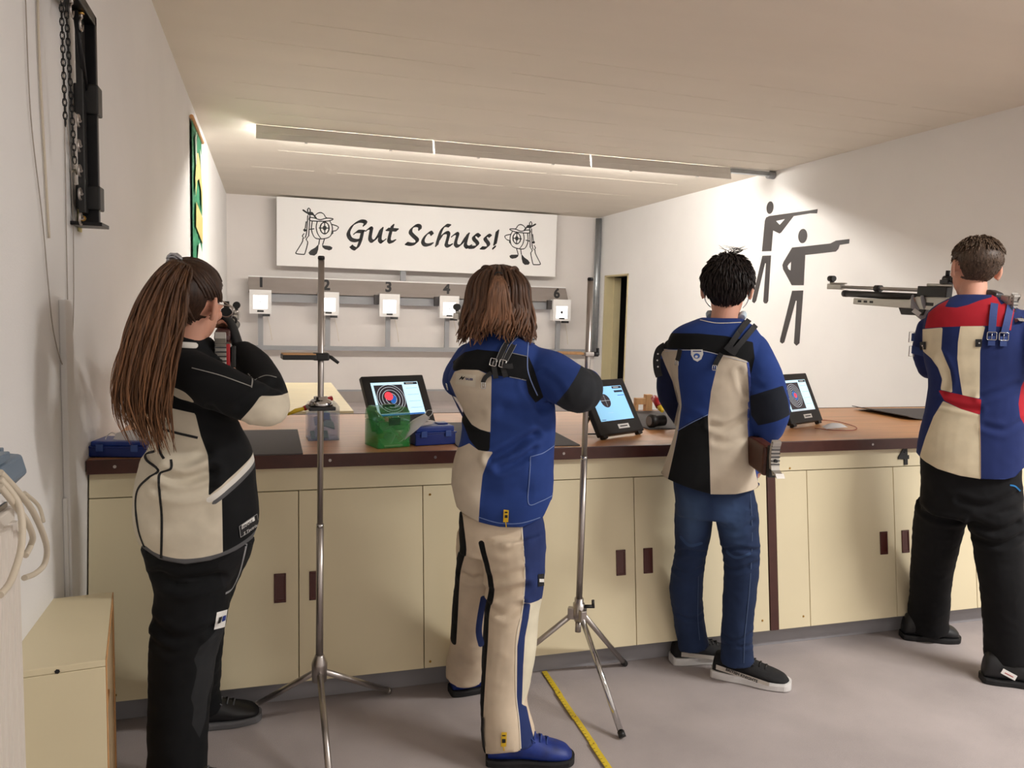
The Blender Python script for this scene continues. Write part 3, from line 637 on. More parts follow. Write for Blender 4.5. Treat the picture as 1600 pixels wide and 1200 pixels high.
# ---------------------------------------------------------------- steel stands
def stand(base, ztop, zsplit, hub, legs, label, style):
    bx_, by_ = base; t = thing('rest_stand', label, 'stand', (bx_, by_, 0), 'steel rest stands')
    P = lambda z: V((bx_, by_, z))
    MB().tube([P(hub), P(zsplit)], .0122, 16).build('lower_pole', steel_m, t)
    MB().tube([P(zsplit), P(ztop)], .0098 if style == 0 else .0102, 16).build('upper_pole', steel_m, t)
    MB().lathe(P(zsplit-.004), Zv, [(0, .0128), (.012, .0125)], 16).build('pole_joint', chrome_m, t)
    MB().lathe(P(ztop-.002), Zv, [(0, .0108), (.008, .0108), (.011, .008)], 16).build('pole_cap', black_m, t)
    if style == 0:
        MB().lathe(P(hub-.045), Zv, [(0, .024), (.055, .026), (.06, .026), (.085, .016), (.09, .0135)], 24).build('hub', steel_m, t)
    else:
        MB().lathe(P(hub-.05), Zv, [(0, .014), (.02, .022), (.07, .022), (.072, .017), (.09, .017)], 20).build('hub', steel_m, t)
        MB().tube([P(hub-.09), P(hub-.05)], .0115, 14).build('pole_end', steel_m, t)
        MB().tube([P(hub+.01)+V((.015, -.01, 0)), P(hub+.01)+V((.055, -.02, 0))], .007, 8).tube([P(hub+.01)+V((.05, -.02, -.004)), P(hub+.035)+V((.048, -.02, 0))], .006, 8).build('clamp_screw', black_m, t)
    for k, (lx_, ly_) in enumerate(legs):
        d = V((lx_-bx_, ly_-by_, 0)).normalized()
        a = P(hub-.02)+d*.018; e = V((lx_, ly_, .012))
        lg = MB().tube([a, e], .0105, 12).build('leg', chrome_m if (style and k == 1) else steel_m, t)
        MB().tube([e.lerp(a, .035), e.lerp(a, -.012)], .0125, 12).build('foot_cap', steel_m if style == 0 else black_m, lg)
        if style: MB().obox(a+d*.006, d*.016, d.cross(Zv)*.012, Zv*.022).build('leg_bracket', steel_m, t, .003)
    return t, P
B1 = (.158, 2.6); z1 = lambda py: atY(497, py, 2.6).z
t, P = stand(B1, z1(404), z1(822), z1(1043), [(-.049, 2.862), (.429, 2.852), (.172, 2.25)], 'left steel rest stand with a round disc, beside the long-haired shooter', 0)
zc = z1(557); d1 = V((-1, -.08, 0)).normalized(); s1 = V((.08, -1, 0)).normalized()
MB().obox(P(zc), (.026, 0, 0), (0, .024, 0), (0, 0, .012)).build('clamp', black_m, t, .005)
rp = MB().obox(P(zc-.001)+d1*.07, d1*.052, s1*.04, Zv*.008).build('rest_plate', black_m, t, .003)
MB().obox(P(zc+.0085)+d1*.07, d1*.05, s1*.038, Zv*.0015).build('wood_inlay', woodl_m, rp)
MB().tube([P(zc)+V((.024, -.01, 0)), P(zc)+V((.032, -.012, -.002)), P(zc)+V((.055, -.014, -.02))], [.006, .006, .005], 8).build('lever', black_m, t)
zc = z1(634)
MB().obox(P(zc-.006), (.042, .004, 0), (-.004, .042, 0), (0, 0, .006)).build('disc_base', black_m, t, .003)
MB().lathe(P(zc), Zv, [(0, .039), (.01, .038), (.02, .03), (.022, .022), (.03, .022), (.031, .0125)], 28).build('disc', chrome_m, t)
B2 = (1.106, 2.65); z2 = lambda py: atY(910, py, 2.65).z
t, P = stand(B2, z2(437), z2(716), z2(950), [(.80, 2.82), (1.154, 2.34), (1.404, 2.852)], 'right steel tripod stand with a wooden rest, between two shooters', 1)
zc = z2(553)
MB().obox(P(zc), (.018, 0, 0), (0, .02, 0), (0, 0, .008)).build('clamp', steel_m, t, .004)
MB().obox(P(zc+.002)+V((-.06, .02, 0)), (.045, -.01, 0), (.01, .035, 0), (0, 0, .004)).build('rest_plate', woodl_m, t, .002)
MB().tube([P(zc)+V((.018, 0, 0)), P(zc)+V((.04, -.005, 0))], .009, 8).tube([P(zc-.004)+V((.038, -.005, 0)), P(zc+.022)+V((.036, -.005, 0))], .006, 8).build('lever', black_m, t)
# ---------------------------------------------------------------- folding rule
t = thing('folding_rule', 'yellow folding rule laid out on the grey floor', 'ruler', (1.05, 2.5, 0))
q0, q1 = V((1.060, 2.868, .004)), V((1.030, 1.96, .004)); n = 5; dd = (q1-q0)/n; sd = V((dd.y, -dd.x, 0)).normalized()
for k in range(n):
    a = q0+dd*k-dd*.05; b = q0+dd*(k+1)+dd*.05; c = (a+b)/2+sd*(.004*(k % 2))+Zv*(.003*(k % 2))
    s = MB().obox(c, (b-a)/2, sd*.0105, Zv*.0022).build('rule_segment', yellow_m, t, .0008)
    for j in range(9): MB().obox(a.lerp(b, .08+.105*j)+sd*(.004*(k % 2)+.006)+Zv*(.003*(k % 2)+.0024), dd.normalized()*.0006, sd*.004, Zv*.0003).build('tick_mark', ink_m, s)
    if k: MB().lathe(q0+dd*k+Zv*.004, Zv, [(0, .004), (.003, .003)], 8).build('hinge_rivet', brass_m, t)
# ---------------------------------------------------------------- foreground left
u, v = rot2(radians(7)); v = V((-sin(radians(8)), cos(radians(8)), 0)); cr = V((-.374, 2.0, 0)); Wd, Dp, Ht = .20, .485, .60
t = thing('cream_box', 'open-sided cream box standing on the floor by the left wall', 'box', cr)
C_ = lambda a, b, z: cr-u*a+v*b+Zv*z
def panel(nm, a0, a1, b0, b1, z0, z1, m=cream_m):
    MB().obox((C_(a0, b0, z0)+C_(a1, b1, z1))/2, u*(a1-a0)/2, v*(b1-b0)/2, Zv*(z1-z0)/2).build(nm, m, t, .0015)
panel('top_panel', 0, Wd, 0, Dp, Ht-.016, Ht); panel('front_panel', .0, Wd, 0, .016, 0, Ht-.017); panel('rear_panel', 0, Wd, Dp-.016, Dp, 0, Ht-.017)
panel('side_panel', Wd-.016, Wd, .017, Dp-.017, 0, Ht-.017); panel('bottom_panel', 0, Wd-.017, .017, Dp-.017, 0, .016, woodl_m); panel('shelf', .012, Wd-.017, .017, Dp-.017, .30, .314, woodl_m)
panel('edge_strip', -.003, .0, 0, .016, 0, Ht, woodl_m); panel('edge_strip', -.003, 0, Dp-.03, Dp, 0, Ht, woodl_m); panel('edge_strip', -.003, 0, 0.016, Dp-.03, Ht-.016, Ht, woodl_m); panel('inner_batten', .02, .035, .3, .33, .02, .56, woodl_m)
MB().lathe(C_(.10, -.0005, Ht-.012), -v, [(0, .006), (.001, .005)], 6).build('chipped_hole', ink_m, t)
rd = thing('radiator', 'white ribbed radiator at the left edge of the room', 'radiator', (XL+.06, 1.3, .1))
rwm = mat('radiator_enamel', (230, 222, 212), .4)
MB().box(XL+.03, XL+.10, .75, 1.775, .12, 1.035).build('radiator_body', rwm, rd, .004)
for k in range(28):
    y = .785+k*.0355
    MB().prism([(XL+.10, y-.012, .15), (XL+.112, y-.007, .15), (XL+.112, y+.007, .15), (XL+.10, y+.012, .15)], (0, 0, .86)).build('rib', rwm, rd)
for k in range(4): MB().box(XL+.025+k*.02, XL+.03+k*.02,   .77, 1.765, 1.036, 1.046).build('grille_bar', steel_m, rd)
MB().box(XL+.001, XL+.03, 1.0, 1.03, .3, .9).build('wall_bracket', rwm, rd); MB().box(XL+.001, XL+.03, 1.6, 1.63, .3, .9).build('wall_bracket', rwm, rd)
sb = thing('socket_box', 'grey-blue plastic socket box on the wall above the radiator', 'box', (XL+.05, 1.93, 1.05))
MB().prism([(XL+.002, 1.70, 1.055), (XL+.07, 1.70, 1.055), (XL+.095, 1.70, 1.08), (XL+.085, 1.70, 1.12), (XL+.002, 1.70, 1.13)], (0, .19, 0)).build('housing', greyblue_m, sb, .006)
MB().box(XL+.03, XL+.088, 1.72, 1.80, 1.125, 1.142).build('cover_flap', greyblue_m, sb, .003); MB().box(XL+.03, XL+.06, 1.84, 1.86, 1.125, 1.14).build('cover_clip', greyblue_m, sb, .002)
def cable(pts, r, label):
    P = [atX(px, py, XL+.03+o_) for px, py, o_ in pts]
    o = MB().tube(spline(P, 8), r, 9).build('power_cable', cable_m, base=P[-1]); tag(o, label, 'cable', 'beige cables hanging over the radiator')
cable([(0, 738, .09), (25, 765, .10), (52, 800, .10), (72, 850, .09), (70, 880, .08), (55, 896, .07), (38, 903, .07)], .0062, 'outermost beige cable loop beside the radiator')
cable([(0, 760, .10), (20, 785, .11), (42, 815, .11), (51, 838, .10), (48, 852, .09), (40, 868, .09)], .006, 'middle beige cable loop beside the radiator')
cable([(0, 748, .095), (30, 790, .12), (34, 850, .13), (18, 905, .13), (0, 930, .13)], .0062, 'inner beige cable hanging down the radiator front')
cable([(38, 770, .02), (60, 790, .02), (68, 815, .02)], .0045, 'thin beige cable behind the outermost loop')

# ================================================================ PEOPLE: helpers
import numpy as np
from mathutils.bvhtree import BVHTree
class Frame:
    """upright frame at a person's axis: e to the side, d away from the room's front"""
    def __init__(s, px, Y):
        o = atY(px, 700, Y); s.O = V((o.x, o.y, 0)); s.d = s.O.normalized(); s.e = V((s.d.y, -s.d.x, 0)); s.D = s.O.length
    def at(s, px, py, dd=0):
        r_ = ray(px, py); return CAM+r_*((s.D+dd)/r_.dot(s.d))
    def inv(s, p):
        q = V(p)-CAM; return (800+F_PX*q.dot(_r)/q.dot(_w), 600-F_PX*q.dot(_u)/q.dot(_w), q.dot(s.d)-s.D)
    def m(s, px, py, dd=0): return (s.at(px+1, py, dd)-s.at(px, py, dd)).length
    def uz(s, px, py, dd=-.1):
        p = s.at(px, py, dd); return ((p-s.O).dot(s.e), p.z)
def ring(c, A, B, ra, rb, n=22, pw=1.0):
    out = []
    for j in range(n):
        t = 2*pi*j/n; ca, sa = cos(t), sin(t)
        if pw != 1: ca = math.copysign(abs(ca)**pw, ca); sa = math.copysign(abs(sa)**pw, sa)
        out.append(c+A*(ra*ca)+B*(rb*sa))
    return out
def limb(mb, fr, pts, cap0='flat', cap1='round', k=4, shrink=1.0, n=22):
    """pts: (px, py, depth, width px[, thickness ratio])"""
    C = []
    for p in pts:
        ra = p[3]/2*fr.m(p[0], p[1], p[2])*shrink
        C.append((fr.at(p[0], p[1], p[2]), ra, ra*(p[4] if len(p) > 4 else .95)))
    limb3(mb, C, cap0, cap1, k, n, fr.d)
def limb3(mb, C, cap0='flat', cap1='round', k=4, n=22, d=V((0, 1, 0))):
    cen = spline([c[0] for c in C], k); ra = [v.x for v in spline([V((c[1], c[2], 0)) for c in C], k)]; rb = [v.y for v in spline([V((c[1], c[2], 0)) for c in C], k)]
    R = []; N = len(cen); pA = None
    for i in range(N):
        T = (cen[min(i+1, N-1)]-cen[max(i-1, 0)]).normalized()
        A = T.cross(d)
        if A.length < .25 and pA is not None: A = pA-T*pA.dot(T)
        A.normalize()
        if pA is not None and A.dot(pA) < 0: A = -A
        pA = A; B = A.cross(T).normalized()
        if i == 0 and cap0 == 'round':
            for q in (.95, .75, .4): R.append(ring(cen[0]-T*(ra[0]*q*.8), A, B, ra[0]*sqrt(1-q*q), rb[0]*sqrt(1-q*q), n))
        R.append(ring(cen[i], A, B, max(ra[i], 1e-3), max(rb[i], 1e-3), n))
        if i == N-1 and cap1 == 'round':
            for q in (.4, .75, .95): R.append(ring(cen[-1]+T*(ra[-1]*q*.8), A, B, ra[-1]*sqrt(1-q*q), rb[-1]*sqrt(1-q*q), n))
    mb.rings(R)
def torso(mb, fr, rows, shrink=1.0, pw=.85):
    """rows: (py, left px, right px, depth, thickness ratio)"""
    vs = []
    for py, a, b, dd, rt in rows:
        c = fr.at((a+b)/2, py, dd); ra = (b-a)/2*fr.m((a+b)/2, py, dd)*shrink
        vs.append((c, ra, ra*rt))
    cen = spline([v[0] for v in vs], 4); rr = spline([V((v[1], v[2], 0)) for v in vs], 4)
    mb.rings([ring(c, fr.e, fr.d, r.x, r.y, 32, pw) for c, r in zip(cen, rr)])
def fuse(mb, voxel, smooth=4, fac=.5):
    me = mb.mesh('tmp'); o = bpy.data.objects.new('tmp', me); COL.objects.link(o)
    r = o.modifiers.new('r', 'REMESH'); r.mode = 'VOXEL'; r.voxel_size = voxel; r.use_smooth_shade = True
    if smooth: s = o.modifiers.new('s', 'SMOOTH'); s.factor = fac; s.iterations = smooth
    out = bpy.data.meshes.new_from_object(o.evaluated_get(bpy.context.evaluated_depsgraph_get()))
    bpy.data.objects.remove(o); bpy.data.meshes.remove(me)
    return out
def vget(me): a = np.empty(len(me.vertices)*3, 'f'); me.vertices.foreach_get('co', a); return a.reshape(-1, 3)
def vset(me, a): me.vertices.foreach_set('co', a.astype('f').ravel()); me.update()
def nget(me): a = np.empty(len(me.vertices)*3, 'f'); me.vertices.foreach_get('normal', a); return a.reshape(-1, 3)
def sdist(P, poly, closed=True):
    """distance to a polyline, positive inside when closed"""
    poly = np.array(poly, float); M = len(poly); best = np.full(len(P), 1e9); ins = np.zeros(len(P), bool)
    for i in range(M if closed else M-1):
        a, b = poly[i], poly[(i+1) % M]; ab = b-a; L2 = (ab**2).sum()+1e-12
        t = np.clip(((P-a)@ab)/L2, 0, 1); q = a+t[:, None]*ab; best = np.minimum(best, ((P-q)**2).sum(1))
        if closed:
            c = (a[1] > P[:, 1]) != (b[1] > P[:, 1]); xi = a[0]+(P[:, 1]-a[1])/(b[1]-a[1]+1e-12)*(b[0]-a[0]); ins ^= c & (P[:, 0] < xi)
    dd = np.sqrt(best)
    return np.where(ins, dd, -dd) if closed else dd
def smooth2(L, closed=True, k=4): return [(p.x, p.y) for p in spline([V((x, y, 0)) for x, y in L], k, closed)]
def cloth(name, fr, me, base, panels, parent, hem=None, folds=(), wr=.004, wscale=7, rough=.85, seed=0, cuffs=(), weave=900):
    """panels: (colour, points px, kind, opt) kind 'fill' | 'line'; folds: (points px, width m, depth m)"""
    co = vget(me); O = np.array(fr.O); e = np.array(fr.e); d = np.array(fr.d)
    if hem:
        hz = sorted(fr.uz(x, y, hem[1]) for x, y in hem[0]); hu = [h[0] for h in hz]; hv = [h[1] for h in hz]
        u = (co-O)@e; lim = np.interp(u, hu, hv); co[:, 2] = np.maximum(co[:, 2], lim)
    nr = nget(me)
    # cloth relief
    dis = np.zeros(len(co))
    for i, p in enumerate(co):
        q = V((p[0]*wscale+seed, p[1]*wscale, p[2]*wscale*1.5))
        dis[i] = noise.noise(q)*.6+(.5-abs(noise.noise(q*1.9)))*.5
    co = co+nr*(dis*wr)[:, None]
    uz = np.stack([(co-O)@e, co[:, 2]], 1); face = -(nr@d)
    for pts, wd, dp in folds:
        L = [fr.uz(x, y) for x, y in pts]; L = smooth2(L, False)
        ds = sdist(uz, L, False); f = np.clip(face*2+.3, 0, 1)
        co = co+nr*((-dp*np.exp(-(ds/wd)**2)+dp*.7*np.exp(-((ds-wd*1.9)/wd)**2))*f)[:, None]
    vset(me, co)
    uz = np.stack([(co-O)@e, co[:, 2]], 1)
    M = bpy.data.materials.new(name+'_cloth'); M.use_nodes = True; N = M.node_tree.nodes; Lk = M.node_tree.links; b = N['Principled BSDF']
    b.inputs['Roughness'].default_value = rough; b.inputs['Specular IOR Level'].default_value = .2; b.inputs['Sheen Weight'].default_value = .02
    prev = None
    seams = [p for p in panels if p[2] == 'line' and p[3].get('w', .003) < .0055]; panels = [p for p in panels if p not in seams]
    for i, pn in enumerate(panels):
        col, pts, kind = pn[:3]; opt = pn[3] if len(pn) > 3 else {}
        L = [fr.uz(x, y, opt.get('dd', -.1)) for x, y in pts]
        if kind == 'fill':
            if opt.get('smooth', False): L = smooth2(L)
            s = sdist(uz, L)
        else: s = opt.get('w', .003)-sdist(uz, smooth2(L, False), False)
        if opt.get('face', True): s = np.minimum(s, (face+opt.get('fmin', .25))*.08)
        if 'dmax' in opt: s = np.minimum(s, opt['dmax']-((co-O)@d))
        if 'dmin' in opt: s = np.minimum(s, ((co-O)@d)-opt['dmin'])
        at = me.attributes.new('p%d' % i, 'FLOAT', 'POINT'); at.data.foreach_set('value', s.astype('f'))
        A = N.new('ShaderNodeAttribute'); A.attribute_name = 'p%d' % i
        mr = N.new('ShaderNodeMapRange'); sf = opt.get('soft', .0006); mr.inputs[1].default_value = -sf; mr.inputs[2].default_value = sf; Lk.new(A.outputs['Fac'], mr.inputs[0])
        mx = N.new('ShaderNodeMix'); mx.data_type = 'RGBA'; Lk.new(mr.outputs[0], mx.inputs[0])
        if prev is None: mx.inputs[6].default_value = rgb(base)
        else: Lk.new(prev, mx.inputs[6])
        mx.inputs[7].default_value = rgb(col); prev = mx.outputs[2]
    tc = N.new('ShaderNodeTexCoord'); n1 = N.new('ShaderNodeTexNoise'); n1.inputs['Scale'].default_value = 9; n1.inputs['Detail'].default_value = 6; Lk.new(tc.outputs['Object'], n1.inputs['Vector'])
    mr = N.new('ShaderNodeMapRange'); mr.inputs[1].default_value = .3; mr.inputs[2].default_value = .7; mr.inputs[3].default_value = .88; mr.inputs[4].default_value = 1.12; Lk.new(n1.outputs['Fac'], mr.inputs[0])
    vm = N.new('ShaderNodeVectorMath'); vm.operation = 'SCALE'
    if prev is None: vm.inputs[0].default_value = rgb(base)[:3]
    else: Lk.new(prev, vm.inputs[0])
    Lk.new(mr.outputs[0], vm.inputs['Scale']); Lk.new(vm.outputs[0], b.inputs['Base Color'])
    n2 = N.new('ShaderNodeTexNoise'); n2.inputs['Scale'].default_value = weave; n2.inputs['Detail'].default_value = 2; Lk.new(tc.outputs['Object'], n2.inputs['Vector'])
    bp = N.new('ShaderNodeBump'); bp.inputs['Strength'].default_value = .35; bp.inputs['Distance'].default_value = .001; Lk.new(n2.outputs['Fac'], bp.inputs['Height']); Lk.new(bp.outputs[0], b.inputs['Normal'])
    off = WL[parent.name]
    bv = BVHTree.FromPolygons([V(p) for p in co], [list(p.vertices) for p in me.polygons])
    vset(me, co-np.array(off)); me.materials.clear(); me.materials.append(M); me.name = name
    o = link(name, me, parent, off)
    for col, pts, kind, opt in seams:
        w = opt.get('w', .003)*2; Q = [(p.x, p.y) for p in spline([V((x, y, 0)) for x, y in pts], 4)]
        Q = [q for q in Q if hit(bv, *q)]
        if len(Q) > 2: strap(bv, Q, w, mat('seam_%d_%d_%d' % tuple(col), col, .8), o, 'piping' if w > .005 else 'seam', .0006, .0012, 2)
    return o, bv
def hit(bv, px, py):
    h = bv.ray_cast(CAM, ray(px, py).normalized()); return h[0] is not None
def surf(bv, px, py, lift=.002):
    r_ = ray(px, py).normalized(); h = bv.ray_cast(CAM, r_)
    if h[0] is None:
        h2 = bv.find_nearest(CAM+r_*2.5)
        return h2[0], h2[1]
    n = h[1]
    if n.dot(r_) > 0: n = -n
    return h[0]+n*lift, n
def strap(bv, pts, w, m, parent, nm='strap', lift=.004, th=.003, k=6, ends=()):
    """a flat band lying on the cloth"""
    P = []
    for p in pts:
        if len(p) == 2:
            if not hit(bv, *p): continue
            a, n = surf(bv, p[0], p[1], lift)
        else: a, n = V(p), None
        P.append((a, n))
    if len(P) < 2: return None
    cen = spline([p[0] for p in P], k); N = len(cen); R = []
    for i in range(N):
        T = (cen[min(i+1, N-1)]-cen[max(i-1, 0)]).normalized()
        j = min(len(P)-1, int(round(i/max(1, N-1)*(len(P)-1)))); n = P[j][1] or -(cen[i]-CAM).normalized()
        A = T.cross(n).normalized(); n = A.cross(T)
        R.append([cen[i]-A*w/2, cen[i]+A*w/2, cen[i]+A*w/2+n*th, cen[i]-A*w/2+n*th])
    return MB().rings(R).build(nm, m, parent)
def patch(bv, quad, m, parent, nm, lift=.002, n=6):
    """a label that follows the cloth; quad px: TL, TR, BR, BL"""
    tl, tr, br, bl = [V((*q, 0)) for q in quad]; vs = []; fs = []
    for j in range(n+1):
        for i in range(n+1):
            q = (tl.lerp(tr, i/n)).lerp(bl.lerp(br, i/n), j/n); vs.append(surf(bv, q.x, q.y, lift)[0])
    for j in range(n):
        for i in range(n): q = j*(n+1)+i; fs.append((q, q+1, q+n+2, q+n+1))
    return MB().add(vs, fs).build(nm, m, parent)
def ptext(bv, body, quad, m, parent, nm='lettering', lift=.0035, bold=.02, shear=0):
    """lettering printed on the cloth between the corners of quad"""
    mb = text2d(body, (0, 0, 0), (1, 0, 0), (0, 1, 0), 1, .001, 'LEFT', bold, shear)
    xs = [p.x for p in mb.v]; ys = [p.y for p in mb.v]; x0, x1, y0, y1 = min(xs), max(xs), min(ys), max(ys)
    tl, tr, br, bl = [V((*q, 0)) for q in quad]; out = []
    for p in mb.v:
        i, j = (p.x-x0)/(x1-x0), (y1-p.y)/(y1-y0); q = (tl.lerp(tr, i)).lerp(bl.lerp(br, i), j); out.append(surf(bv, q.x, q.y, lift)[0])
    mb.v = out
    return mb.build(nm, m, parent)
def buckle(bv, px, py, w, h, m, parent, ang=0):
    c, n = surf(bv, px, py, .010); A = n.cross(Zv).normalized()*-1; B = n.cross(A).normalized()
    if B.z < 0: B = -B
    A, B = A*cos(ang)+B*sin(ang), B*cos(ang)-A*sin(ang)
    pts = [c+A*(w/2)*sx+B*(h/2)*sy for sx, sy in ((-1, -1), (1, -1), (1, 1), (-1, 1))]
    return MB().tube([a.lerp(b, t) for a, b in zip(pts, pts[1:]+pts[:1]) for t in (.08, .5, .92)], .0017, 6, closed=True).tube([c-B*h*.45, c+B*h*.45], .0013, 5).build('buckle', m, parent)
strapk_m = mat('black_webbing', (24, 24, 26), .7, bump=.3, bscale=700); strapb_m = mat('blue_webbing', (40, 62, 120), .7, bump=.3, bscale=700)
stitch_m = mat('grey_stitching', (150, 150, 150), .8)
# ---- skin
def skin_mat():
    M = mat('skin', (214, 158, 134), .55, var=.05, vscale=14)
    b = M.node_tree.nodes['Principled BSDF']; b.inputs['Subsurface Weight'].default_value = .12; b.inputs['Subsurface Radius'].default_value = (.01, .004, .002)
    return M
skin_m = skin_mat()
def head_parts(mb, c, f, up, s=1.0):
    """skull, jaw, nose, ears, brow and neck root; f = where the face looks"""
    f, up = V(f).normalized(), V(up).normalized(); r_ = f.cross(up).normalized(); up = r_.cross(f)
    L = lambda x, y, z: c+(r_*x+f*y+up*z)*s
    def ell(x, y, z, a, b_, h, seg=20, rg=12):
        R = [[L(x+a*sin(pi*k/rg)*cos(2*pi*j/seg), y+b_*sin(pi*k/rg)*sin(2*pi*j/seg), z+h*cos(pi*k/rg)) for j in range(seg)] for k in ([.2]+list(range(1, rg))+[rg-.2])]
        mb.rings(R[::-1])
    ell(0, -.012, .028, .076, .096, .086)      # cranium
    ell(0, .030, -.030, .060, .062, .080)      # face
    ell(0, .058, -.082, .030, .030, .028)      # chin
    ell(0, .020, -.060, .056, .050, .045)      # jaw
    for sx in (-1, 1):
        ell(sx*.031, .078, -.016, .022, .014, .018)     # cheek bones
        ell(sx*.029, .082, .012, .022, .012, .008)      # brows
        # ears: rim and lobe standing off the skull
        pts = [L(sx*(.074+.014*k), -.004-.010*sin(a)-.004, -.006+.033*cos(a)) for k, a in ((.6, .2), (1.0, .9), (1.15, 1.6), (1.0, 2.2), (.5, 2.9))]
        mb.tube(pts, [.007*s, .008*s, .008*s, .0075*s, .009*s], 8)
        ell(sx*.079, .002, -.006, .006, .014, .026)
    mb.tube([L(0, .090, .006), L(0, .103, -.016), L(0, .110, -.030)], [.007*s, .010*s, .013*s], 8); ell(0, .100, -.033, .016, .012, .009)
    ell(0, .089, -.058, .020, .010, .006); ell(0, .086, -.068, .018, .010, .006)   # lips
    return L
def hand_parts(mb, wrist, fwd, palm, curl=.9, s=1.0, side=1, spread=.05):
    """palm plus five fingers with two knuckle bends; palm = direction the palm faces"""
    f, p = V(fwd).normalized(), V(palm).normalized(); x = f.cross(p).normalized()*side; p = (p-f*p.dot(f)).normalized()
    w = V(wrist)
    limb3(mb, [(w-f*.03*s, .026*s, .019*s), (w, .027*s, .018*s), (w+f*.035*s, .038*s, .016*s), (w+f*.075*s, .041*s, .014*s), (w+f*.088*s, .036*s, .012*s)], 'flat', 'round', 3, 14, p)
    for i, (off, ln) in enumerate(((-.030, .068), (-.010, .078), (.010, .073), (.029, .058))):
        o = w+f*.080*s+x*off*s; d_ = (f+x*(off*spread*30)).normalized(); pts = [o-d_*.015*s, o]; a = 0; q = o
        for seg, fr_ in enumerate((.45, .32, .26)):
            a += curl*(.55 if seg == 0 else .8); dd = d_*cos(a)+p*sin(a); q = q+dd*(ln*fr_*s); pts.append(q)
        mb.tube(spline(pts, 3), [.0092*s]*4+[.0088*s]*3+[.0082*s]*3+[.0078*s]*2+[.006*s], 9)
    o = w+f*.022*s-x*.030*s+p*.004*s; d_ = (f*.75-x*.65+p*.25).normalized(); q1 = o+d_*.042*s; q2 = q1+(d_*.8+p*.5*curl+f*.3).normalized()*.030*s; q3 = q2+(d_*.5+p*.8*curl+f*.5).normalized()*.024*s
    mb.tube(spline([o-d_*.01, o, q1, q2, q3], 3), [.012*s]*5+[.0105*s]*4+[.0095*s]*3+[.007*s], 9)
def paint(me, specs):
    """extra skin tones: (colour, centre, radius)"""
    return None
def shoe(parent, heel, toe, w, body_m, sole_m, lace_m, hgt=.10, nm='shoe', sole_h=.026, mid=None):
    heel, toe = V(heel), V(toe); heel.z = toe.z = 0; f = (toe-heel).normalized(); ln = (toe-heel).length; x = f.cross(Zv)
    prof = [(0.0, .26, .62), (.03, .36, .95), (.12, .42, 1.05), (.26, .42, 1.10), (.40, .40, 1.02), (.53, .44, .90), (.68, .49, .76), (.82, .47, .66), (.92, .40, .56), (.965, .30, .46), (.99, .18, .40), (1.0, .05, .36)]
    R = []; n = 18
    P = spline([V((a, b, c)) for a, b, c in prof], 3)
    for q in P:
        c = heel+f*(q.x*ln); hw, h = q.y*w, q.z*hgt; rr = []
        for j in range(n):
            t = 2*pi*j/n; ca, sa = cos(t), sin(t); z = sole_h*.6+(h-sole_h*.6)*(.5+.5*sa); sq = (1-.28*max(0, sa)**1.2)
            rr.append(c+x*(hw*math.copysign(abs(ca)**.75, ca)*sq)+Zv*z)
        R.append(rr)
    mb = MB(); mb.smooth = True; mb.rings(R); o = mb.build(nm, body_m, parent)
    R = []
    for z, g in ((.001, .90), (.005, .98), (sole_h*.7, 1.03), (sole_h, .99)):
        L_ = [heel+f*(q.x*ln*1.02-.01*ln+(.006 if q.x > .9 else -.004 if q.x < .05 else 0))+x*(q.y*w*g)+Zv*(z+.010*max(0, q.x-.75)*(1 if z < .005 else 1.2)) for q in P]+[heel+f*(q.x*ln*1.02-.01*ln+(.006 if q.x > .9 else -.004 if q.x < .05 else 0))-x*(q.y*w*g)+Zv*(z+.010*max(0, q.x-.75)*(1 if z < .005 else 1.2)) for q in P[::-1]]
        R.append(L_)
    mb = MB(); mb.rings(R); mb.build('sole', sole_m, o)
    for k in range(4):
        a = heel+f*ln*(.46+.075*k)+Zv*(hgt*(1.0-.075*k)+.004)
        MB().tube([a-x*w*.24-Zv*.012, a+f*.006, a+x*w*.24-Zv*.012], .0028, 6).build('lace', lace_m, o)
    MB().tube(spline([heel+f*ln*.47+Zv*hgt*.86, heel+f*ln*.5+x*.03+Zv*(hgt*.92), heel+f*ln*.55+x*.035+Zv*hgt*.8], 4), .0024, 6).build('lace_loop', lace_m, o)
    return o
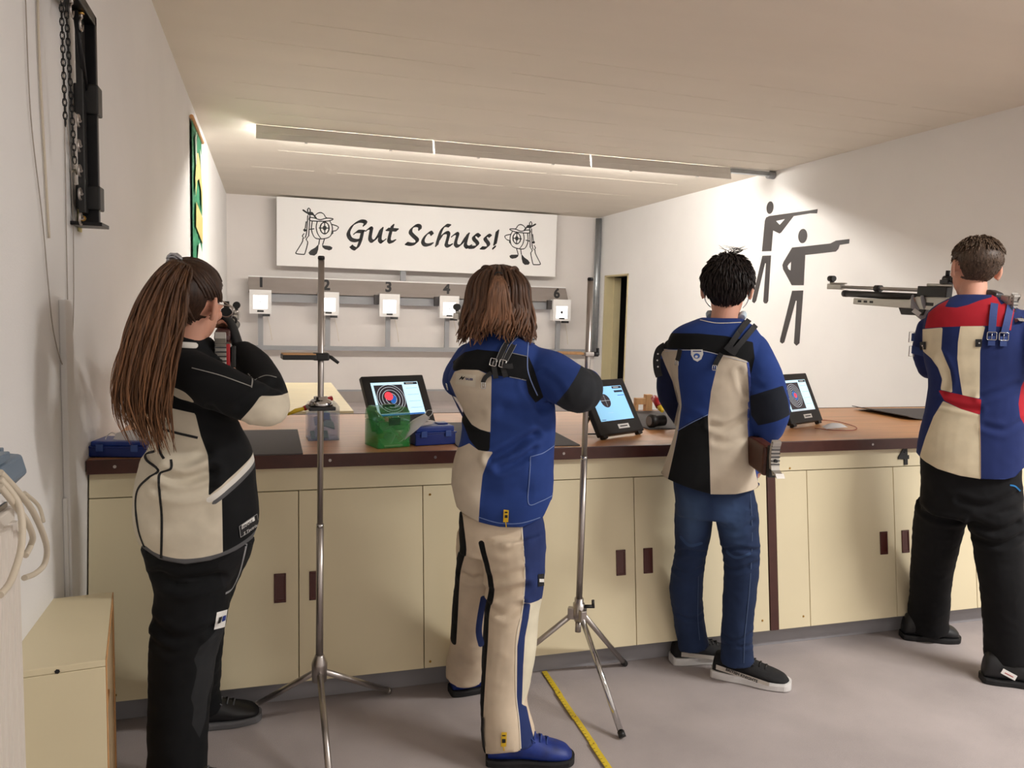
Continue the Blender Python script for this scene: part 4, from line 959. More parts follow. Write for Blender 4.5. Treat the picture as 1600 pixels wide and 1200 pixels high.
# ---- hair
def hair_mat(name, root, tip):
    M = bpy.data.materials.new(name); M.use_nodes = True; N = M.node_tree.nodes; Lk = M.node_tree.links; b = N['Principled BSDF']
    b.inputs['Roughness'].default_value = .5; b.inputs['Specular IOR Level'].default_value = .35; b.inputs['Anisotropic'].default_value = .5
    A = N.new('ShaderNodeAttribute'); A.attribute_name = 'tone'
    mx = N.new('ShaderNodeMix'); mx.data_type = 'RGBA'; mx.inputs[6].default_value = rgb(root); mx.inputs[7].default_value = rgb(tip); Lk.new(A.outputs['Fac'], mx.inputs[0])
    tc = N.new('ShaderNodeTexCoord'); mp = N.new('ShaderNodeMapping'); mp.inputs['Scale'].default_value = (1, 1, .08); n = N.new('ShaderNodeTexNoise'); n.inputs['Scale'].default_value = 160; Lk.new(tc.outputs['Object'], mp.inputs[0]); Lk.new(mp.outputs[0], n.inputs['Vector'])
    mr = N.new('ShaderNodeMapRange'); mr.inputs[1].default_value = .3; mr.inputs[2].default_value = .7; mr.inputs[3].default_value = .6; mr.inputs[4].default_value = 1.35; Lk.new(n.outputs['Fac'], mr.inputs[0])
    vm = N.new('ShaderNodeVectorMath'); vm.operation = 'SCALE'; Lk.new(mx.outputs[2], vm.inputs[0]); Lk.new(mr.outputs[0], vm.inputs['Scale']); Lk.new(vm.outputs[0], b.inputs['Base Color'])
    bp = N.new('ShaderNodeBump'); bp.inputs['Strength'].default_value = .5; bp.inputs['Distance'].default_value = .002; Lk.new(n.outputs['Fac'], bp.inputs['Height']); Lk.new(bp.outputs[0], b.inputs['Normal'])
    return M
class Hair:
    def __init__(s): s.mb = MB(); s.mb.smooth = True; s.tone = []
    def lock(s, pts, r, t0=0., t1=1., k=4, n=5):
        P = spline(pts, k); N = len(P); rs = [r*(.55+.45*min(1, i/(N*.25)))*(1-.88*max(0, (i/(N-1)-.55)/.45)**1.5) for i in range(N)]
        s.mb.tube(P, rs, n); s.mb.sm[-1] = True; s.mb.sm[-2] = True
        for i in range(N): s.tone += [t0+(t1-t0)*i/(N-1)]*n
    def shell(s, L, keep, thick, tone=.1, seg=48, rg=30, amp=.003):
        """scalp cover: keep(x,y,z) > 0 tells how far inside the hairline a scalp point lies"""
        vs = []; ok = []
        for k in range(rg+1):
            th = pi*.92*k/rg+.001
            for j in range(seg):
                ph = 2*pi*j/seg; dx, dy, dz = sin(th)*cos(ph), sin(th)*sin(ph), cos(th)
                x, y, z = .076*dx, -.012+.096*dy, .028+.086*dz
                if z < .02: sh = min(1, (.02-z)/.07); x *= 1-.25*sh; y = y*(1-.18*sh)
                g = keep(x, y, z); t = thick*min(1, max(-.4, g/.02))+amp*noise.noise(V((dx*9, dy*9, dz*9)))
                vs.append(L(x+dx*t, y+dy*t, z+dz*t)); ok.append(g > -.004)
        fs = []
        for k in range(rg):
            for j in range(seg):
                q = (k*seg+j, k*seg+(j+1) % seg, (k+1)*seg+(j+1) % seg, (k+1)*seg+j)
                if all(ok[i] for i in q): fs.append(q)
        s.mb.add(vs, fs); s.tone += [tone]*len(vs)
    def build(s, parent, M, nm='hair'):
        off = WL[parent.name]; me = s.mb.mesh(nm, off); a = me.attributes.new('tone', 'FLOAT', 'POINT'); a.data.foreach_set('value', s.tone); me.materials.append(M)
        return link(nm, me, parent, off)
def holds(O, tip):
    """wrist places and hand directions for grip and fore-end of a rifle"""
    O, tip = V(O), V(tip); f = (tip-O).normalized(); s = f.cross(Zv).normalized(); up = s.cross(f); P = lambda x, y, z: O+f*x+s*y+up*z
    return P(.205, .045, -.115), (f*.75-s*.35+up*.25), (-s*.8-f*.1+up*.2), P(.47, -.005, -.125), (f*.55+up*.75), (up*.5+s*.2-f*.4)
def person_body(fr, parent, torso_rows, limbs, head, neck, hands, extra=None):
    mb = MB()
    torso(mb, fr, torso_rows[:-2], .80)
    for L in limbs: limb(mb, fr, L[:-1] if L[-1][1] > 900 else L, 'round', 'round', 4, .70)
    Lh = head_parts(mb, *head)
    limb3(mb, [(V(neck[0]), .062, .058), (V(neck[0]).lerp(V(neck[1]), .4), .052, .050), (V(neck[1]), .050, .050)], 'flat', 'round', 4)
    for h in hands: hand_parts(mb, *h)
    if extra: extra(mb)
    me = fuse(mb, .0055, 3); off = WL[parent.name]; vset(me, vget(me)-np.array(off)); me.materials.clear(); me.materials.append(skin_m); me.name = 'body'
    link('body', me, parent, off)
    # eyes and brows lie on the face
    for sx in (-1, 1):
        MB().sphere(Lh(sx*.031, .083, .0), .011).build('eye', mat('eye_white', (235, 230, 225), .2), parent)
        MB().sphere(Lh(sx*.031, .0905, .0), .0052).build('iris', mat('iris_brown', (60, 40, 28), .2), parent)
    return Lh

# ================================================================ RIFLES
alu_m = mat('rifle_aluminium', (176, 172, 166), .35, .75); ralu_m = mat('rifle_dark_grey', (70, 70, 72), .4, .6)
walnut_m = mat('walnut_stock', (74, 38, 24), .4, var=.25, vscale=9, stretch=(1, 5, 5)); maroon_m = mat('maroon_grip', (66, 26, 30), .45)
def rifle(label, O, tip, stock, accent, wood=False, hook=1.0, roll=0):
    O, tip = V(O), V(tip); f = (tip-O).normalized(); s = f.cross(Zv).normalized(); up = s.cross(f)
    s, up = s*cos(roll)+up*sin(roll), up*cos(roll)-s*sin(roll)
    P = lambda x, y, z: O+f*x+s*y+up*z
    t = thing('air_rifle', label, 'rifle', O, 'target air rifles')
    def bx(nm, x0, x1, hy, z0, z1, m, par=t, bev=.003, y=0): return MB().obox(P((x0+x1)/2, y, (z0+z1)/2), f*(x1-x0)/2, s*hy, up*(z1-z0)/2).build(nm, m, par, bev)
    def tb(nm, x0, x1, z, r, m, par=t): return MB().tube([P(x0, 0, z), P(x1, 0, z)], r, 14).build(nm, m, par)
    def pr(nm, L, hy, m, par=t, bev=.003): return MB().prism([P(x, -hy, z) for x, z in L], s*2*hy).build(nm, m, par, bev)
    b = tb('barrel', .44, .99, .040, .0085, alu_m); tb('barrel_clamp', .70, .735, .040, .016, black_m, b)
    bx('front_block', .965, 1.07, .013, .026, .054, alu_m); bx('sight_rail', .94, 1.06, .006, .054, .062, alu_m)
    fs = MB().tube([P(1.035, 0, .081), P(1.07, 0, .081)], .015, 16).build('front_sight', black_m, t); bx('sight_foot', 1.035, 1.06, .006, .058, .072, black_m, fs)
    cy = tb('air_cylinder', .44, .93, .008, .0165, black_m); tb('cylinder_cap', .925, .95, .008, .0175, ralu_m, cy)
    bx('receiver', .30, .46, .018, .012, .058, black_m if not wood else ralu_m); bx('receiver_rail', .28, .42, .010, .058, .070, alu_m)
    rs = bx('rear_sight', .30, .345, .016, .070, .088, ralu_m); MB().tube([P(.285, 0, .092), P(.335, 0, .092)], .014, 14).build('diopter', black_m, rs); MB().tube([P(.274, 0, .092), P(.286, 0, .092)], .019, 18).build('eyepiece', black_m, rs)
    MB().tube([P(.32, 0, .10), P(.32, 0, .128)], .009, 10).build('sight_knob', black_m, rs); MB().tube([P(.32, .016, .092), P(.32, .032, .092)], .008, 10).build('sight_knob', alu_m, rs)
    if not wood:
        st = pr('stock', [(.24, .010), (.46, .012), (.50, -.004), (.86, -.012), (.86, -.042), (.60, -.044), (.30, -.048), (.24, -.03)], .017, stock)
        for x in (.815, .775, .735): pr('stock_slot', [(x-.013, -.032), (x+.013, -.032), (x+.013, -.020), (x-.013, -.020)], .0175, black_m, st, .002)
        pr('grip_slot', [(.36, -.028), (.42, -.028), (.42, -.012), (.36, -.012)], .0175, black_m, st, .002)
        pr('hand_rest', [(.40, -.044), (.56, -.044), (.54, -.075), (.42, -.072)], .018, black_m)
        pr('pistol_grip', [(.27, -.045), (.34, -.045), (.31, -.085), (.295, -.145), (.245, -.14), (.25, -.09)], .019, maroon_m, bev=.007)
        MB().tube([P(.25, 0, -.008), P(.02, 0, -.008)], .010, 10).build('butt_tube', alu_m, t); MB().tube([P(.25, 0, -.03), P(.10, 0, -.03)], .007, 10).build('butt_rod', ralu_m, t)
        pr('cheek_piece', [(.05, .018), (.24, .020), (.235, .046), (.20, .054), (.09, .052), (.05, .040)], .022, accent, bev=.008)
        for x in (.10, .19): MB().tube([P(x, 0, -.01), P(x, 0, .03)], .006, 8).build('cheek_post', alu_m, t)
        pr('butt_carrier', [(.0, .030), (.035, .034), (.05, -.04), (.02, -.05), (.0, -.04)], .014, stock)
    else:
        pr('stock', [(.0, .015), (.10, .030), (.24, .028), (.28, .012), (.46, .014), (.88, -.004), (.87, -.032), (.60, -.050), (.36, -.052), (.335, -.06), (.31, -.13), (.26, -.125), (.255, -.075), (.16, -.070), (.0, -.095)], .025, walnut_m, bev=.010)
        pr('butt_carrier', [(-.022, .02), (.0, .02), (.0, -.095), (-.022, -.095)], .014, black_m)
    # curved hook butt plate with ribbed face
    x0 = -.004 if not wood else -.026
    prof = [(x0-.02, .055*hook), (x0-.008, .045), (x0+.002, .015), (x0+.004, -.02), (x0-.002, -.06), (x0-.018, -.095*hook), (x0-.05, -.125*hook), (x0-.058, -.128*hook), (x0-.045, -.105*hook), (x0-.024, -.08), (x0-.014, -.05), (x0-.009, -.02), (x0-.011, .012), (x0-.02, .036)]
    bp = pr('butt_plate', prof, .016, alu_m, bev=.002)
    for k in range(7): bx('rib', x0-.0145, x0-.010, .0163, -.045+.013*k, -.041+.013*k, ralu_m, bp, 0)
    MB().tube([P(x0-.02, -.0, -.03), P(x0-.004, 0, -.03)], .006, 8).build('plate_screw', black_m, bp)
    return P, f, s, up
# ================================================================ PERSON: long ponytail, black and cream jacket
JK = (22, 23, 25); CR = (216, 206, 186); CRd = (206, 192, 172)
f1 = Frame(305, 2.45)
p1 = thing('person', 'person with a long brown ponytail in a black and cream shooting jacket, aiming', 'person', f1.O)
rows1 = [(536, 268, 312, .02, .8), (545, 254, 335, .01, .72), (556, 247, 348, 0, .68), (580, 244, 352, -.01, .70), (615, 243, 352, -.01, .72), (650, 243, 368, -.01, .74), (690, 236, 390, 0, .74), (720, 221, 399, 0, .74), (760, 212, 404, 0, .74), (800, 211, 407, 0, .74), (840, 219, 405, 0, .74), (882, 228, 398, 0, .74)]
rarm1 = [(292, 582, -.06, 84), (330, 600, -.12, 82), (375, 620, -.16, 74), (412, 634, -.17, 66), (424, 632, -.14, 62), (416, 602, -.06, 58), (396, 570, .03, 54), (374, 549, .10, 44)]
OB1 = f1.at(345, 547, -.02); TP1 = V((OB1.x+.005, OB1.y+1.07, OB1.z+.05)); h1 = holds(OB1, TP1); i1 = f1.inv(h1[3])
larm1 = [(268, 575, .08, 70), (290, 620, .20, 64), (325, 640, .27, 56), (i1[0]-3, i1[1]+30, i1[2]-.04, 48), (*i1, 42)]
mb = MB(); torso(mb, f1, rows1); limb(mb, f1, rarm1, 'round', 'flat'); limb(mb, f1, larm1, 'round', 'flat')
mb.lathe(f1.at(290, 548, .02), V((.02, .02, .1)), [(0, .082), (.03, .075), (.05, .068)], 22)
me = fuse(mb, .0075, 6)
G1 = (96, 96, 98)
pan1 = [
 (JK, [(240,520),(330,520),(470,560),(470,617),(447,617),(405,617),(376,652),(400,650),(415,690),(415,715),(402,718),(326,776),(327,745),(325,715),(314,685),(305,650),(266,642),(245,631),(238,600)], 'fill', {'dd': -.14}),
 (CR, [(255,604),(272,607),(290,614),(303,629),(285,628),(268,620)], 'fill', {'dd': -.14, 'smooth': True}),
 (CR, [(405,616),(470,616),(470,690),(372,690),(376,652)], 'fill', {'dd': -.17, 'fmin': .9, 'dmax': -.085}),
 (JK, [(346,766),(400,727),(425,720),(425,900),(352,900),(348,862)], 'fill', {}),
 ((232,228,220), [(327,777),(363,754),(400,722)], 'line', {'w': .009}), (G1, [(334,782),(366,759),(402,731)], 'line', {'w': .006}),
 ((232,228,220), [(252,562),(262,546),(275,540),(305,541)], 'line', {'w': .008}),
 (JK, [(244,667),(275,676),(309,684)], 'line', {'w': .0035}), (JK, [(246,668),(247,690),(250,706),(256,717)], 'line', {'w': .0035}),
 (JK, [(242,705),(228,710),(230,720),(245,731),(246,738),(232,747),(216,764),(212,790),(217,830),(228,860)], 'line', {'w': .0035}),
 (JK, [(267,718),(267,732),(252,738),(248,748),(250,775),(253,810),(252,872)], 'line', {'w': .0032}),
 ((150,148,142), [(300,575),(345,587),(392,604)], 'line', {'w': .0012, 'dd': -.18}), ((150,148,142), [(388,584),(394,592),(393,606)], 'line', {'w': .0016, 'dd': -.16}), ((150,148,142), [(398,594),(415,587),(432,590)], 'line', {'w': .0014, 'dd': -.08}),
 (G1, [(225,862),(245,871),(290,876),(345,867),(398,843),(410,830)], 'line', {'w': .010}),
]
j1, bv1 = cloth('jacket', f1, me, CR, pan1, p1, ([(200,852),(228,864),(250,874),(290,879),(330,873),(368,860),(396,846),(407,825),(420,810)], -.10),
    folds=[([(262,742),(290,748),(330,735)], .014, .018), ([(250,760),(290,765),(328,758)], .014, .010), ([(232,800),(270,815),(320,800)], .03, .006), ([(262,690),(285,700),(318,700)], .02, .006), ([(222,700),(235,725),(246,735)], .014, .008), ([(270,724),(300,720),(322,706)], .012, .005), ([(372,628),(400,612),(428,600)], .010, .006), ([(330,632),(350,650),(376,655)], .010, .006)], wr=.004, seed=1)
ptch = patch(bv1, [(373,822),(400,803),(403,822),(375,839)], strapk_m, j1, 'label_patch', .002)
patch(bv1, [(377,820),(396,807),(397,813),(377,827)], labelw_m, ptch, 'label_field', .0028); ptext(bv1, 'FINALE', [(378,821),(393,811),(393.5,815),(378.5,826)], ink_m, ptch, lift=.0036)
ptext(bv1, 'S Tectrix', [(380,831),(401,817),(401,822),(380,836)], labelw_m, ptch, lift=.0032)
for a, b in (((373,822),(400,803)), ((400,803),(403,822)), ((403,822),(375,839)), ((375,839),(373,822))): strap(bv1, [a, ((a[0]+b[0])/2, (a[1]+b[1])/2), b], .0016, stitch_m, ptch, 'label_border', .003, .0008, 3)
# trousers
hips1 = [(845, 222, 402, .0, .7), (870, 229, 393, .0, .7), (890, 236, 384, .02, .72), (915, 244, 370, .04, .74), (935, 246, 364, .05, .74)]
nleg1 = [(302, 890, .0, 128, .9), (300, 940, .0, 118), (293, 985, -.01, 114), (285, 1040, -.02, 104), (280, 1100, -.03, 98), (278, 1160, -.04, 95), (278, 1212, -.05, 94)]
fleg1 = [(326, 890, .08, 100, .9), (325, 960, .14, 62), (320, 1020, .20, 54), (319, 1070, .29, 52), (322, 1108, .32, 50)]
mb = MB(); torso(mb, f1, hips1); limb(mb, f1, nleg1, 'flat', 'flat'); limb(mb, f1, fleg1, 'flat', 'flat'); me = fuse(mb, .0075, 4)
BK = (20, 21, 23)
t1_, bvt1 = cloth('trousers', f1, me, BK, [((44,45,47), [(312,1010),(338,990),(352,980),(352,1020),(338,1045),(340,1060),(325,1095),(322,1130),(312,1155),(300,1130),(303,1105),(298,1090),(306,1060),(308,1045),(303,1030)], 'fill', {}),
   ((30,30,32), [(340,880),(385,850),(384,880),(366,912),(352,928),(348,915)], 'fill', {}), ((150,150,152), [(385,850),(378,880),(372,900),(362,920),(352,927)], 'line', {'w': .003, 'dd': .02, 'fmin': .9})], p1, wr=.007, wscale=9, seed=4,
   folds=[([(250,905),(280,915),(340,905)], .016, .010), ([(240,985),(280,1000),(330,985)], .015, .009), ([(236,1010),(270,1018),(310,1005)], .012, .006)])
lb = patch(bvt1, [(338,957),(354,952),(350,979),(334,984)], labelw_m, t1_, 'label_patch', .003); patch(bvt1, [(341,965),(345,963),(343,972),(339,973)], ink_m, lb, 'label_print', .005, 2); patch(bvt1, [(346,963),(351,961),(350,969),(345,971)], blue_m, lb, 'label_print', .005, 2)
shk = mat('black_shoe_leather', (24, 25, 28), .45); shs = mat('grey_shoe_sole', (104, 104, 106), .7)
a = atZ(405, 1122, 0); b = V((a.x-.275, a.y-.02, 0))
shoe(p1, b, a, .105, shk, shs, mat('shoe_lace_grey', (90, 92, 96), .6), .105)
c = f1.at(262, 1212, -.05); shoe(p1, V((c.x-.05, c.y, 0)), V((c.x+.21, c.y-.06, 0)), .105, shk, shs, MATS['shoe_lace_grey'], .105)
# body, head, glove
hc1 = f1.at(297, 475, .0); look1 = V((.50, .86, -.14))
L1 = person_body(f1, p1, rows1[1:], [rarm1, larm1, nleg1, fleg1], (hc1, look1, V((.10, .02, 1)), 1.03), (f1.at(288, 562, .0), f1.at(303, 492, .0)),
   [(f1.at(374, 548, .10), V((-.22, .35, .75)), V((-.9, .2, 0)), .9, .9, 1), (h1[3], h1[4], h1[5], .8, .95, 1)])
gl = mat('black_glove', (26, 26, 28), .8); mb = MB(); hand_parts(mb, f1.at(374, 548, .10), V((-.22, .35, .75)), V((-.9, .2, 0)), .75, .99, 1)
me = fuse(mb, .005, 2); vset(me, vget(me)-np.array(WL[p1.name])); me.materials.append(gl); link('glove', me, p1, WL[p1.name])
wr1 = f1.at(377, 551, .095); MB().lathe(wr1, V((-.25, .4, .8)), [(0, .034), (.004, .037), (.012, .037), (.016, .034)], 18).build('glove_cuff', mat('red_orange_cuff', (226, 62, 44), .6), p1)
# hair: cap, tie and ponytail
HM1 = hair_mat('long_brown_hair', (44, 28, 20), (138, 94, 60)); H = Hair()
H.shell(L1, lambda x, y, z: min((z+.058+max(0, y)*1.2) if y < .02 else (z-.035-(y-.02)*.35), 1) if not (abs(x) > .055 and -.025 < y < .03 and z < .012) else -.05, .010, .06)
tie = L1(-.012, -.075, .105); fr = f1; rnd = random.Random(3)
for k in range(130):     # drawn back to the tie
    ph = rnd.uniform(-pi, pi); x0, y0 = sin(ph), -cos(ph)
    zz = -.060+.02*rnd.random() if y0 < -.1 else (-.0+.03*rnd.random() if y0 < .45 else .075)
    if abs(x0) > .55 and -.35 < y0 < .35: zz = .018
    s_ = sqrt(max(.05, 1-((zz-.028)/.09)**2)); a = V((.083*x0*s_, -.012+.103*y0*s_, zz)); tl = V((-.012, -.075, .105))
    P = []
    for q in (0, .25, .5, .75, 1):
        v_ = a.lerp(tl, q); w_ = V((v_.x/.086, (v_.y+.012)/.106, (v_.z-.028)/.096)); w_ = w_.normalized() if q < .9 else w_
        P.append(L1(w_.x*.086, w_.y*.106-.012, w_.z*.096+.028) if q < .9 else L1(v_.x, v_.y, v_.z-.008))
    H.lock(P, .0042+.002*rnd.random(), .0+.1*rnd.random(), .05+.16*rnd.random())
Lc = [(283,404),(262,409),(238,432),(216,470),(200,515),(186,565),(176,615),(184,655),(204,690)]; Rc = [(296,408),(298,424),(292,455),(287,500),(277,545),(268,590),(262,635),(264,672),(270,706)]
for k in range(520):
    u_ = min(1, max(0, rnd.gauss(.52, .27))); dp = rnd.uniform(-1, 1); e0 = rnd.uniform(.72, 1.03) if rnd.random() < .7 else rnd.uniform(.5, .8); wv = rnd.uniform(0, 6.28); P = []
    NN = 9
    for q in range(NN):
        t = q/(NN-1)*e0*(len(Lc)-1); i = min(int(t), len(Lc)-2); ft = t-i
        l = V((*Lc[i], 0)).lerp(V((*Lc[i+1], 0)), ft); r2 = V((*Rc[i], 0)).lerp(V((*Rc[i+1], 0)), ft)
        p_ = l.lerp(r2, u_)+V((4.2*sin(wv+q*1.25)+3.0*sin(wv*3+q*.6), 2*sin(wv*2+q), 0))*(q/NN)*1.3
        base_dd = [-.085, -.125, -.150, -.160, -.165, -.170, -.170, -.165, -.160][min(8, int(round(q*e0)))]
        P.append(f1.at(p_.x, p_.y, base_dd+dp*.034*min(1, q/2)))
    P[0] = tie+V((rnd.uniform(-.012, .012), rnd.uniform(-.012, .012), rnd.uniform(-.01, .006)))
    tn = rnd.random(); H.lock(P, .0016+.0038*rnd.random()**1.6, .05+.15*tn, .35+.65*rnd.random(), 4)
H.build(p1, HM1)
hcp = MB()
for k in range(3): hcp.tube([tie+V((.020*cos(a+k), .012*sin(a)-.004*k, .008*sin(a*2+k)+.008*k-.004)) for a in [q*pi/6 for q in range(12)]], .0034, 6, closed=True)
hcp.build('hair_tie', mat('clear_grey_hair_tie', (190, 190, 196), .15, .5), p1)
g = MB(); g.tube([L1(.080, .005, .010), L1(.082, .06, .012), L1(.074, .098, .010)], .0018, 6); g.tube([L1(.045+.022*cos(a), .106, .0+.017*sin(a)) for a in [q*pi/8 for q in range(16)]], .0016, 6, closed=True); g.tube([L1(.074, .098, .012), L1(.02, .115, .03), L1(-.06, .104, .026)], .0018, 6); g.build('shooting_glasses', steel_m, p1)
OB, TP = OB1, TP1
rifle('air rifle with red and silver parts held by the long-haired shooter', OB, TP, alu_m, maroon_m)
rp_ = thing('rifle_side_weight', 'small red and black plate clamped beside the long-haired shooter\'s rifle', 'plate', OB+V((.02, .02, -.03)))
MB().box(OB.x+.014, OB.x+.026, OB.y-.012, OB.y+.012, OB.z-.045, OB.z+.018).build('red_plate', red_m, rp_, .003); MB().box(OB.x+.028, OB.x+.042, OB.y-.012, OB.y+.012, OB.z-.05, OB.z+.012).build('black_plate', black_m, rp_, .003)

# ================================================================ PERSON: blue and black jacket, half-up hair
BL = (40, 63, 126); NV = (30, 42, 96)
f2 = Frame(790, 2.47)
p2 = thing('person', 'person with half-tied brown hair in a blue, black and cream shooting jacket', 'person', f2.O)
rows2 = [(517, 752, 796, 0, .8), (526, 741, 816, 0, .74), (538, 730, 838, 0, .70), (556, 717, 848, 0, .68), (575, 706, 850, 0, .68), (592, 700, 852, 0, .70), (612, 706, 858, 0, .70), (636, 723, 866, 0, .70), (652, 722, 868, 0, .70), (672, 722, 867, 0, .70), (695, 718, 866, 0, .72), (720, 709, 865, 0, .74), (762, 704, 864, 0, .74), (798, 708, 860, 0, .74), (835, 714, 852, 0, .74)]
OB2 = f2.at(826, 528, .03); TP2 = atY(722, 509, 3.42); TP2 = OB2+(TP2-OB2).normalized()*1.07; h2 = holds(OB2, TP2); i2 = f2.inv(h2[0]); k2 = f2.inv(h2[3])
rarm2 = [(832, 572, .0, 62), (860, 582, -.04, 68), (886, 600, -.08, 72), (906, 612, -.09, 70), (914, 604, -.03, 58), (905, 602, .04, 56), ((905+i2[0])/2, (600+i2[1])/2+4, i2[2]*.6, 48), (*i2, 40)]
larm2 = [(738, 562, .04, 58), (722, 584, .10, 54), (716, 598, .18, 48), (735, 592, .28, 46), (*k2, 40)]
mb = MB(); torso(mb, f2, rows2); limb(mb, f2, rarm2, 'round', 'flat'); limb(mb, f2, larm2, 'round', 'flat'); me = fuse(mb, .0075, 5)
pan2 = [
 (JK, [(724,552),(745,547),(768,549),(800,553),(826,557),(834,575),(842,600),(850,622),(838,632),(826,616),(822,595),(796,590),(768,586),(747,579),(706,582),(702,570)], 'fill', {'dd': -.12}),
 (CRd, [(708,583),(720,579),(747,579),(768,588),(767,640),(766,677),(750,673),(736,666),(726,655),(716,640),(706,613),(700,600)], 'fill', {'dd': -.12}),
 (JK, [(700,640),(722,650),(736,666),(750,673),(766,677),(765,705),(747,706),(732,690),(722,668)], 'fill', {'dd': -.12}),
 (CRd, [(732,696),(747,705),(771,706),(762,720),(754,742),(750,780),(747,830),(690,830),(690,740),(705,712)], 'fill', {'dd': -.12}),
 ((44,46,50), [(909,572),(925,578),(948,596),(960,620),(939,640),(912,660),(884,650),(869,630),(885,608)], 'fill', {'dd': -.12, 'fmin': .9, 'dmax': .02}),
 (BL, [(922,570),(960,575),(960,596),(946,592)], 'fill', {'dd': -.08, 'fmin': .9}),
 ((120,140,190), [(826,530),(824,560),(826,585),(840,618)], 'line', {'w': .0016, 'dd': -.13}), ((110,130,180), [(829,714),(827,750),(826,787),(845,783),(863,774)], 'line', {'w': .0013}), ((110,130,180), [(829,714),(848,708),(866,696)], 'line', {'w': .0013}),
 ((110,130,180), [(748,808),(780,817),(815,817),(850,806)], 'line', {'w': .0013}), ((130,130,132), [(797,551),(824,557)], 'line', {'w': .0012, 'dd': -.13}), ((130,130,132), [(796,589),(822,594)], 'line', {'w': .0012, 'dd': -.13}),
 (NV, [(704,612),(716,636),(724,650)], 'line', {'w': .004, 'fmin': .9}),
]
j2, bv2 = cloth('jacket', f2, me, BL, pan2, p2, ([(690,760),(704,768),(712,797),(721,803),(747,815),(780,822),(815,824),(849,813),(862,790),(880,785)], -.11),
  folds=[([(768,716),(790,705),(815,690),(835,680)], .014, .014), ([(780,728),(810,718),(832,702)], .012, .010), ([(845,640),(848,670),(842,700)], .018, .006), ([(760,770),(790,775),(815,765)], .03, .006), ([(790,640),(810,645),(840,640)], .02, .006), ([(712,650),(735,655),(750,650)], .014, .005), ([(822,600),(835,625),(850,640)], .012, .008), ([(850,585),(870,600),(880,620)], .010, .004)], wr=.004, seed=11)
for a in ([(806,524),(790,540),(778,566)], [(818,526),(802,540),(788,567)]):
    strap(bv2, a, .016, strapk_m, j2, lift=.006)
for a in ([(801,524),(786,540),(774,566)], [(811,524),(794,540),(782,566)], [(813,526),(798,540),(784,567)], [(823,526),(806,540),(792,567)]): strap(bv2, a, .0014, stitch_m, j2, 'strap_stitching', .0095, .001)
buckle(bv2, 771, 567, .020, .024, chrome_m, j2, -.2); buckle(bv2, 785, 569, .020, .024, chrome_m, j2, -.2)
strap(bv2, [(771,566),(773,580),(775,592)], .016, strapk_m, j2, 'strap_end', .007); strap(bv2, [(784,568),(787,580),(790,590)], .016, strapk_m, j2, 'strap_end', .007); strap(bv2, [(786,572),(794,574),(800,573)], .016, strapk_m, j2, 'strap_loose_end', .014)
strap(bv2, [(768,583),(759,590),(755,598)], .014, strapk_m, j2, 'clip_strap', .005); buckle(bv2, 756, 602, .012, .018, chrome_m, j2); buckle(bv2, 703, 603, .012, .020, chrome_m, j2)
lp = patch(bv2, [(714,583),(744,586),(743,605),(712,600)], mat('cream_label', (206, 196, 178), .8), j2, 'label_patch', .002)
ptext(bv2, 'SAUER', [(728,590),(740,591.5),(739.5,595),(728,593.5)], blue_m, lp, lift=.0032, bold=.03); ptext(bv2, 'M', [(719,587),(727.5,589),(727,594),(718,593)], ink_m, lp, 'logo_mark', .0032, .02, .6)
yt_m = mat('yellow_tag', (222, 180, 30), .5)
tg = patch(bv2, [(787,796),(795,797),(794,815),(786,815)], yt_m, j2, 'control_tag', .004, 3); patch(bv2, [(788.5,799),(793,799),(793,801),(788.5,801)], ink_m, tg, 'tag_print', .006, 2); patch(bv2, [(788.5,804),(793,804),(793,808),(788.5,808)], ink_m, tg, 'tag_print', .006, 2); strap(bv2, [(790,815),(790.5,819),(791,823)], .003, yt_m, j2, 'tag_cord', .003)
# trousers
hips2 = [(800, 718, 848, .0, .66), (822, 717, 851, .0, .68), (845, 716, 853, .01, .70), (862, 716, 853, .02, .70)]
nleg2 = [(797, 835, -.02, 110, .95), (803, 880, -.02, 99), (804, 925, -.02, 88), (800, 960, -.04, 84), (797, 1005, -.07, 82), (790, 1060, -.10, 77), (787, 1095, -.12, 72), (793, 1140, -.14, 84), (797, 1170, -.16, 82)]
fleg2 = [(755, 835, .07, 84, .9), (747, 880, .11, 68), (742, 930, .15, 66), (736, 1000, .22, 66), (729, 1035, .27, 62), (727, 1056, .29, 60)]
mb = MB(); torso(mb, f2, hips2); limb(mb, f2, nleg2, 'flat', 'flat'); limb(mb, f2, fleg2, 'flat', 'flat'); me = fuse(mb, .007, 4)
TB = (42, 56, 104); TC = (218, 200, 176)
pant2 = [(TB, [(816,815),(880,815),(870,900),(848,945),(818,941),(821,900)], 'fill', {'fmin': .6}),
 ((222,214,190), [(828,943),(846,943),(870,1000),(815,1090),(816,1060),(819,1000),(826,960)], 'fill', {'fmin': .8, 'dmax': .06}),
 (TB, [(818,941),(829,943),(826,965),(820,990),(817,1030),(815,1085),(822,1092),(832,1130),(845,1180),(814,1180),(812,1130),(807,1080),(808,1000),(815,965)], 'fill', {'fmin': .8}),
 ((226,216,196), [(815,825),(820,890),(818,938),(815,960),(807,1000),(806,1080),(811,1130),(814,1178)], 'line', {'w': .0018}),
 (JK, [(752,850),(759,880),(768,925),(760,960),(758,1000),(754,1060),(752,1120),(760,1180)], 'line', {'w': .0095, 'fmin': .9}), (TB, [(753,965),(747,1000),(744,1030),(748,1056)], 'line', {'w': .011, 'fmin': .9}),
 (JK, [(716,815),(722,865),(716,890),(708,927),(703,1000),(699,1056)], 'line', {'w': .012, 'fmin': .9})]
